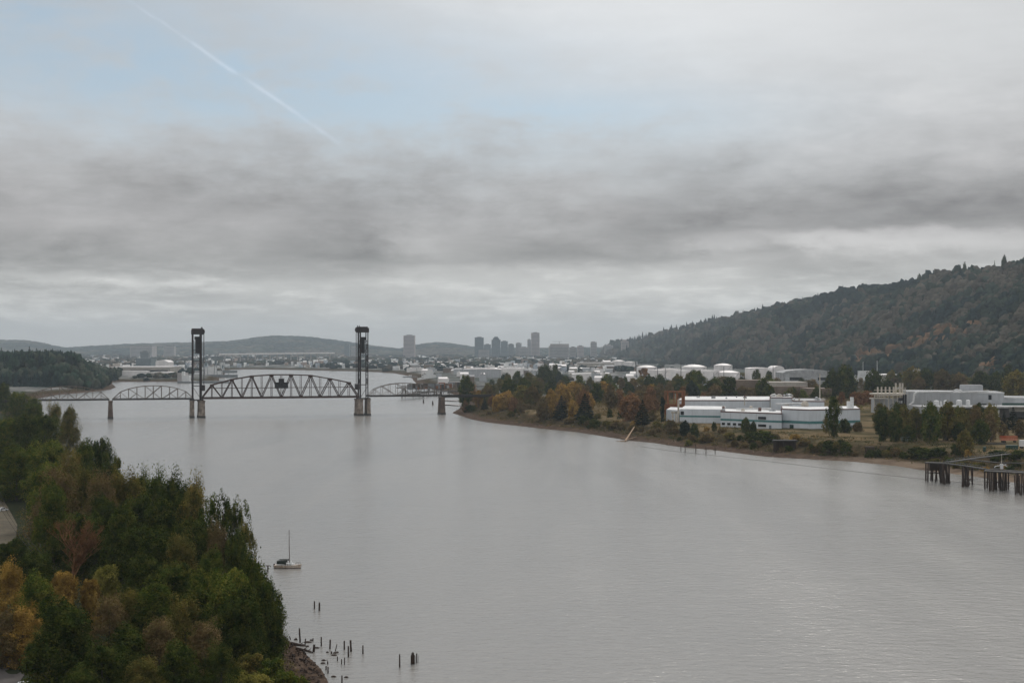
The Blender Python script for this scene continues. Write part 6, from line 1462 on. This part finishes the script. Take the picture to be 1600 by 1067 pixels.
# ------------------------------------------------------------------ pilings off the left bank
def stump_mesh(seed, h, r, lean, jag=.25):
    rg = random.Random(seed); m = MB(); k = 9; rings = 5; n = 0
    for j in range(rings):
        t = j/(rings-1); z = -1.2+(h+1.2)*t
        for i in range(k):
            a = 2*math.pi*i/k; q = r*(1.08-.22*t)*(1+rg.uniform(-.12, .12)); zz = z+(rg.uniform(-jag, jag)*h*.3 if j == rings-1 else 0)
            m.v.append((q*math.cos(a)+lean[0]*max(0, z), q*math.sin(a)+lean[1]*max(0, z), zz))
    for j in range(rings-1):
        for i in range(k): m.f.append((j*k+i, j*k+(i+1) % k, (j+1)*k+(i+1) % k, (j+1)*k+i)); m.fm.append(0)
    m.f.append(tuple((rings-1)*k+i for i in range(k))); m.fm.append(0); return m
PIL = [ # px, base, top, width px, lean, label
 (404, 890, 877, 2.2, 0, 'post in the water half hidden by the spiky shore tree'), (418.5, 893, 884, 2.2, 0, 'capped post between the shore tree and the sailboat'),
 (491.3, 951, 939, 2.2, 0, 'left one of the two posts below the sailboat'), (499, 953.5, 941, 2.8, 0, 'right one of the two posts below the sailboat'),
 (469, 1003, 982.5, 2.6, -.06, 'tallest pointed post near the shore'), (447, 1000, 994, 2, 0, 'stub closest to the dark shore trees'), (454, 998.5, 993, 1.8, -.3, 'short leaning stub beside the shore trees'), (476.5, 1008, 998, 1.8, .08, 'thin post right of the tallest pointed one'), (489, 1001, 996.5, 1.8, 0, 'short straight stub right of the thin post'), (463.5, 999, 996, 2, -.4, 'low leaning stump left of the tallest post'),
 (490, 1018, 1006, 3.8, .08, 'thick jagged stump at the tip of the bank'), (502, 1009, 995, 2.2, 0, 'lone straight post first of the outer line'), (515.5, 1013, 999, 2.6, .04, 'post with a notched top, second of the outer line'), (524, 1016.5, 1006, 1.6, .25, 'thin post leaning to the right'), (518, 1021, 1017, 2.2, 0, 'low stub below the leaning post'), (538, 1014, 1001, 2.4, 0, 'straight post of the outer group'), (544.3, 1026, 1009, 2.6, 0, 'tall front post of the outer group'), (548.5, 1017, 1001.5, 3.2, -.05, 'jagged wide post of the outer group'), (567, 1021, 1008, 2.2, 0, 'lone post right of the outer group'), (527.3, 1032, 1025, 1.8, 0, 'small post at the middle of the low trio'), (533.7, 1037, 1029, 1.8, 0, 'short post left in the lower pair'), (538.3, 1038, 1027, 1.8, 0, 'short post right in the lower pair'), (512, 1037, 1032.5, 2.2, 0, 'square stub just off the bank tip'), (509.5, 1046, 1040, 2.4, 0, 'stump left of the pair beside the bank'), (512.5, 1051, 1041.5, 2.2, 0, 'stump right of the pair beside the bank'),
 (534.3, 1069, 1055, 2.2, 0, 'post cut by the bottom of the view'), (624.5, 1042, 1022, 2.4, 0, 'tall thin post standing alone in open water'), (644.8, 1037, 1020, 5.0, 0, 'thick cluster of bound posts in open water'), (651, 1035, 1021, 2.0, 0, 'thin post beside the thick cluster'), (511, 1031, 1030, 2.0, 0, 'barely showing stub by the bank')]
for i, (px_, b_, t_, w_, ln, lab) in enumerate(PIL):
    p = P(px_, b_, 0); s = p.y/F; h = (b_-t_)*s; m = stump_mesh(100+i, h, w_*s*.52, (ln, 0), .5 if 'jag' in lab or 'pointed' in lab else .2)
    if 'cluster' in lab:
        for k, (dx, dh) in enumerate(((-.28, .82), (.3, .86), (.05, 1.12))):
            m2 = stump_mesh(300+k, h*dh, w_*s*.2, (0, 0)); n = len(m.v); m.v += [(v[0]+dx, v[1]-.15, v[2]) for v in m2.v]; m.f += [tuple(n+a for a in f) for f in m2.f]
    if 'capped' in lab: m.box(-.6, .5, -.2, .2, h, h+.2)
    o = m.build('wooden_piling', M['wood']); o.location = p; tag(o, lab, 'piling', 'old pilings off the left bank')
rg = random.Random(9)
for k, (px_, py_) in enumerate(((481, 1003), (473, 1007.5), (480.5, 1009.5), (495, 1012), (511.5, 1019), (523.5, 1020), (522, 1023.5), (527, 1019), (505.5, 1031.5), (504.5, 1036), (486, 1000), (462, 999), (521, 1057), (541, 1058))):
    p = P(px_, py_, 0); m = MB(); r_ = rg.uniform(.22, .5)*(2 if k == 0 else 1); prof = [(r_, -.4), (r_*.9, .12), (r_*.4, .26)]; m.lathe(prof, 7); o = m.build('rock', M['wood']); o.location = p
    o.scale = (1.4, .8, 1); tag(o, 'small dark lump just breaking the water among the shore pilings', 'rock', 'dark lumps among the shore pilings')
# logs and debris on the near bank
for k, (a, b, lab) in enumerate((((455, 1006), (482, 1012), 'dark log along the water edge below the shore trees'), ((463, 1014), (486, 1019), 'second dark log behind the jagged stump'), ((476, 1016), (488, 1021), 'short log end at the tip of the bank'), ((468, 1030), (484, 1034), 'brown stick lying on the bare bank'), ((482, 1044), (498, 1052), 'brown stick near the lowest stumps'))):
    A_ = on_ground(*a); B_ = on_ground(*b); m = MB(); m.cone(Vector((0, 0, .2)), B_-A_+Vector((0, 0, .2)), .38-.05*k, .25-.04*k, 8); m.cone((B_-A_)*.5+Vector((0, 0, .3)), (B_-A_)*.62+Vector((.4, -.3, 1.0)), .1, .05, 5)
    o = m.build('log', M['wood']); o.location = A_; tag(o, lab, 'log')
rr = np.random.RandomState(12)
X_, Y_, Z_, r = bank_pts(2200, 200, 330, 380, 560, .3, 12, 71)
V, Fc = leaves(rr, np.stack([X_, Y_, Z_+.12], 1), np.full((len(X_), 3), .42), 5, .5); tag(link('shore_debris', npmesh('shore_debris', V, Fc), M['wood']), kind='stuff')
X_, Y_, Z_, r = bank_pts(3200, 190, 330, 380, 560, 5, 30, 72)
V, Fc = leaves(rr, np.stack([X_, Y_, Z_+.2], 1), np.full((len(X_), 3), .5), 30, .22, up=1.0, aspect=.3); tag(link('bank_grass', npmesh('bank_grass', V, Fc), M['l_olive']), kind='stuff')
X_, Y_, Z_, r = bank_pts(1300, 640, 1450, 690, 1700, 1, 16, 73)
V, Fc = leaves(rr, np.stack([X_, Y_, Z_+.1], 1), np.full((len(X_), 3), .7), 3, .9); tag(link('beach_stones', npmesh('beach_stones', V, Fc), M['drift']), kind='stuff')
# ------------------------------------------------------------------ yard at the left edge
def pad(name, pts, mat, lift=.12):
    m = MB(); V = [on_ground(a, b) for a, b in pts]; m.v = [(v.x, v.y, v.z+lift) for v in V]; m.f = [tuple(range(len(V)))]; m.fm = [0]; return tag(m.build(name, M[mat]), kind='structure')
def car(px, py, rz, mat, label):
    p = on_ground(px, py); e = empty('parked_car', (p.x, p.y, p.z+.2), rz); tag(e, label, 'car')
    m = MB(); pr = [(-2.2, .35), (-2.2, .85), (-1.9, .95), (-1.4, 1.42), (.5, 1.42), (1.1, .98), (2.1, .82), (2.2, .4)]; y = .86
    n = len(pr); m.v = [(a, -y, z) for a, z in pr]+[(a, y, z) for a, z in pr]
    for i in range(n): m.f.append((i, (i+1) % n, n+(i+1) % n, n+i)); m.fm.append(0)
    m.f += [tuple(range(n))[::-1], tuple(range(n, 2*n))]; m.fm += [0, 0]; m.build('body', M[mat], e)
    m = MB()
    for s in (-1, 1): m.prism([(-1.5, s*.87-.01), (.75, s*.87-.01), (.75, s*.87+.01), (-1.5, s*.87+.01)], .98, 1.33, topscale=.8)
    m.quad((.56, -.75, 1.38), (1.12, -.78, 1.02), (1.12, .78, 1.02), (.56, .75, 1.38)); m.build('window', M['glass'], e)
    for a in (-1.35, 1.35):
        for s in (-1, 1): m = MB(); m.cone((a, s*.72, .33), (a, s*.9, .33), .34, .34, 14); m.build('wheel', M['rubber'], e)
    for s in (-.6, .6): m = MB(); m.box(2.1, 2.22, s-.15, s+.15, .6, .74); m.build('headlight', M['gel'], e)
    return e
car(3, 800, R(70), 'vanwhite', 'white car parked at the edge of the yard on the left')
car(44, 1080, R(20), 'vanwhite', 'pale car at the bottom edge beside the path')
M['earth'] = pbr('yard_earth', (.075, .060, .036), .95, .4, .15)
pad('yard', [(-90, 776), (2, 776), (13, 794), (27, 820), (25, 842), (10, 850), (-90, 852)], 'earth')
pad('path', [(-40, 1033), (20, 1032), (44, 1040), (40, 1052), (30, 1066), (34, 1100), (-60, 1110)], 'asphalt')
# power line running over the yard into the trees
a_, b_ = PD(-6, 770, 330), PD(66, 872, 322)
for k, (q_, lab) in enumerate(((a_, 'power pole outside the edge of the view'),)):
    pass
z0 = gz(b_.x, b_.y)
m = MB(); m.cone((0, 0, -1), (0, 0, b_.z-z0+.8), .16, .1, 8); m.beam((-1, 0, b_.z-z0), (1, 0, b_.z-z0), .14); o = m.build('power_pole', M['plank']); o.location = (b_.x, b_.y, z0); tag(o, 'wooden power pole hidden among the left bank trees', 'power pole')
z0 = gz(a_.x, a_.y)
m = MB(); m.cone((0, 0, -1), (0, 0, a_.z-z0+.8), .16, .1, 8); m.beam((-1, 0, a_.z-z0), (1, 0, a_.z-z0), .14); o = m.build('power_pole', M['plank']); o.location = (a_.x, a_.y, z0); tag(o, 'wooden power pole just outside the yard corner', 'power pole')
m = MB()
for off in (-.9, 0, .9):
    pts = [Vector(a_).lerp(Vector(b_), k/10)+Vector((off, 0, -1.2*(1-(2*k/10-1)**2))) for k in range(11)]
    for u_, v_ in zip(pts[:-1], pts[1:]): m.cone(u_, v_, .05, .05, 4)
tag(m.build('power_line', M['plank']), 'slanting overhead cables crossing the yard at the left edge', 'cable')
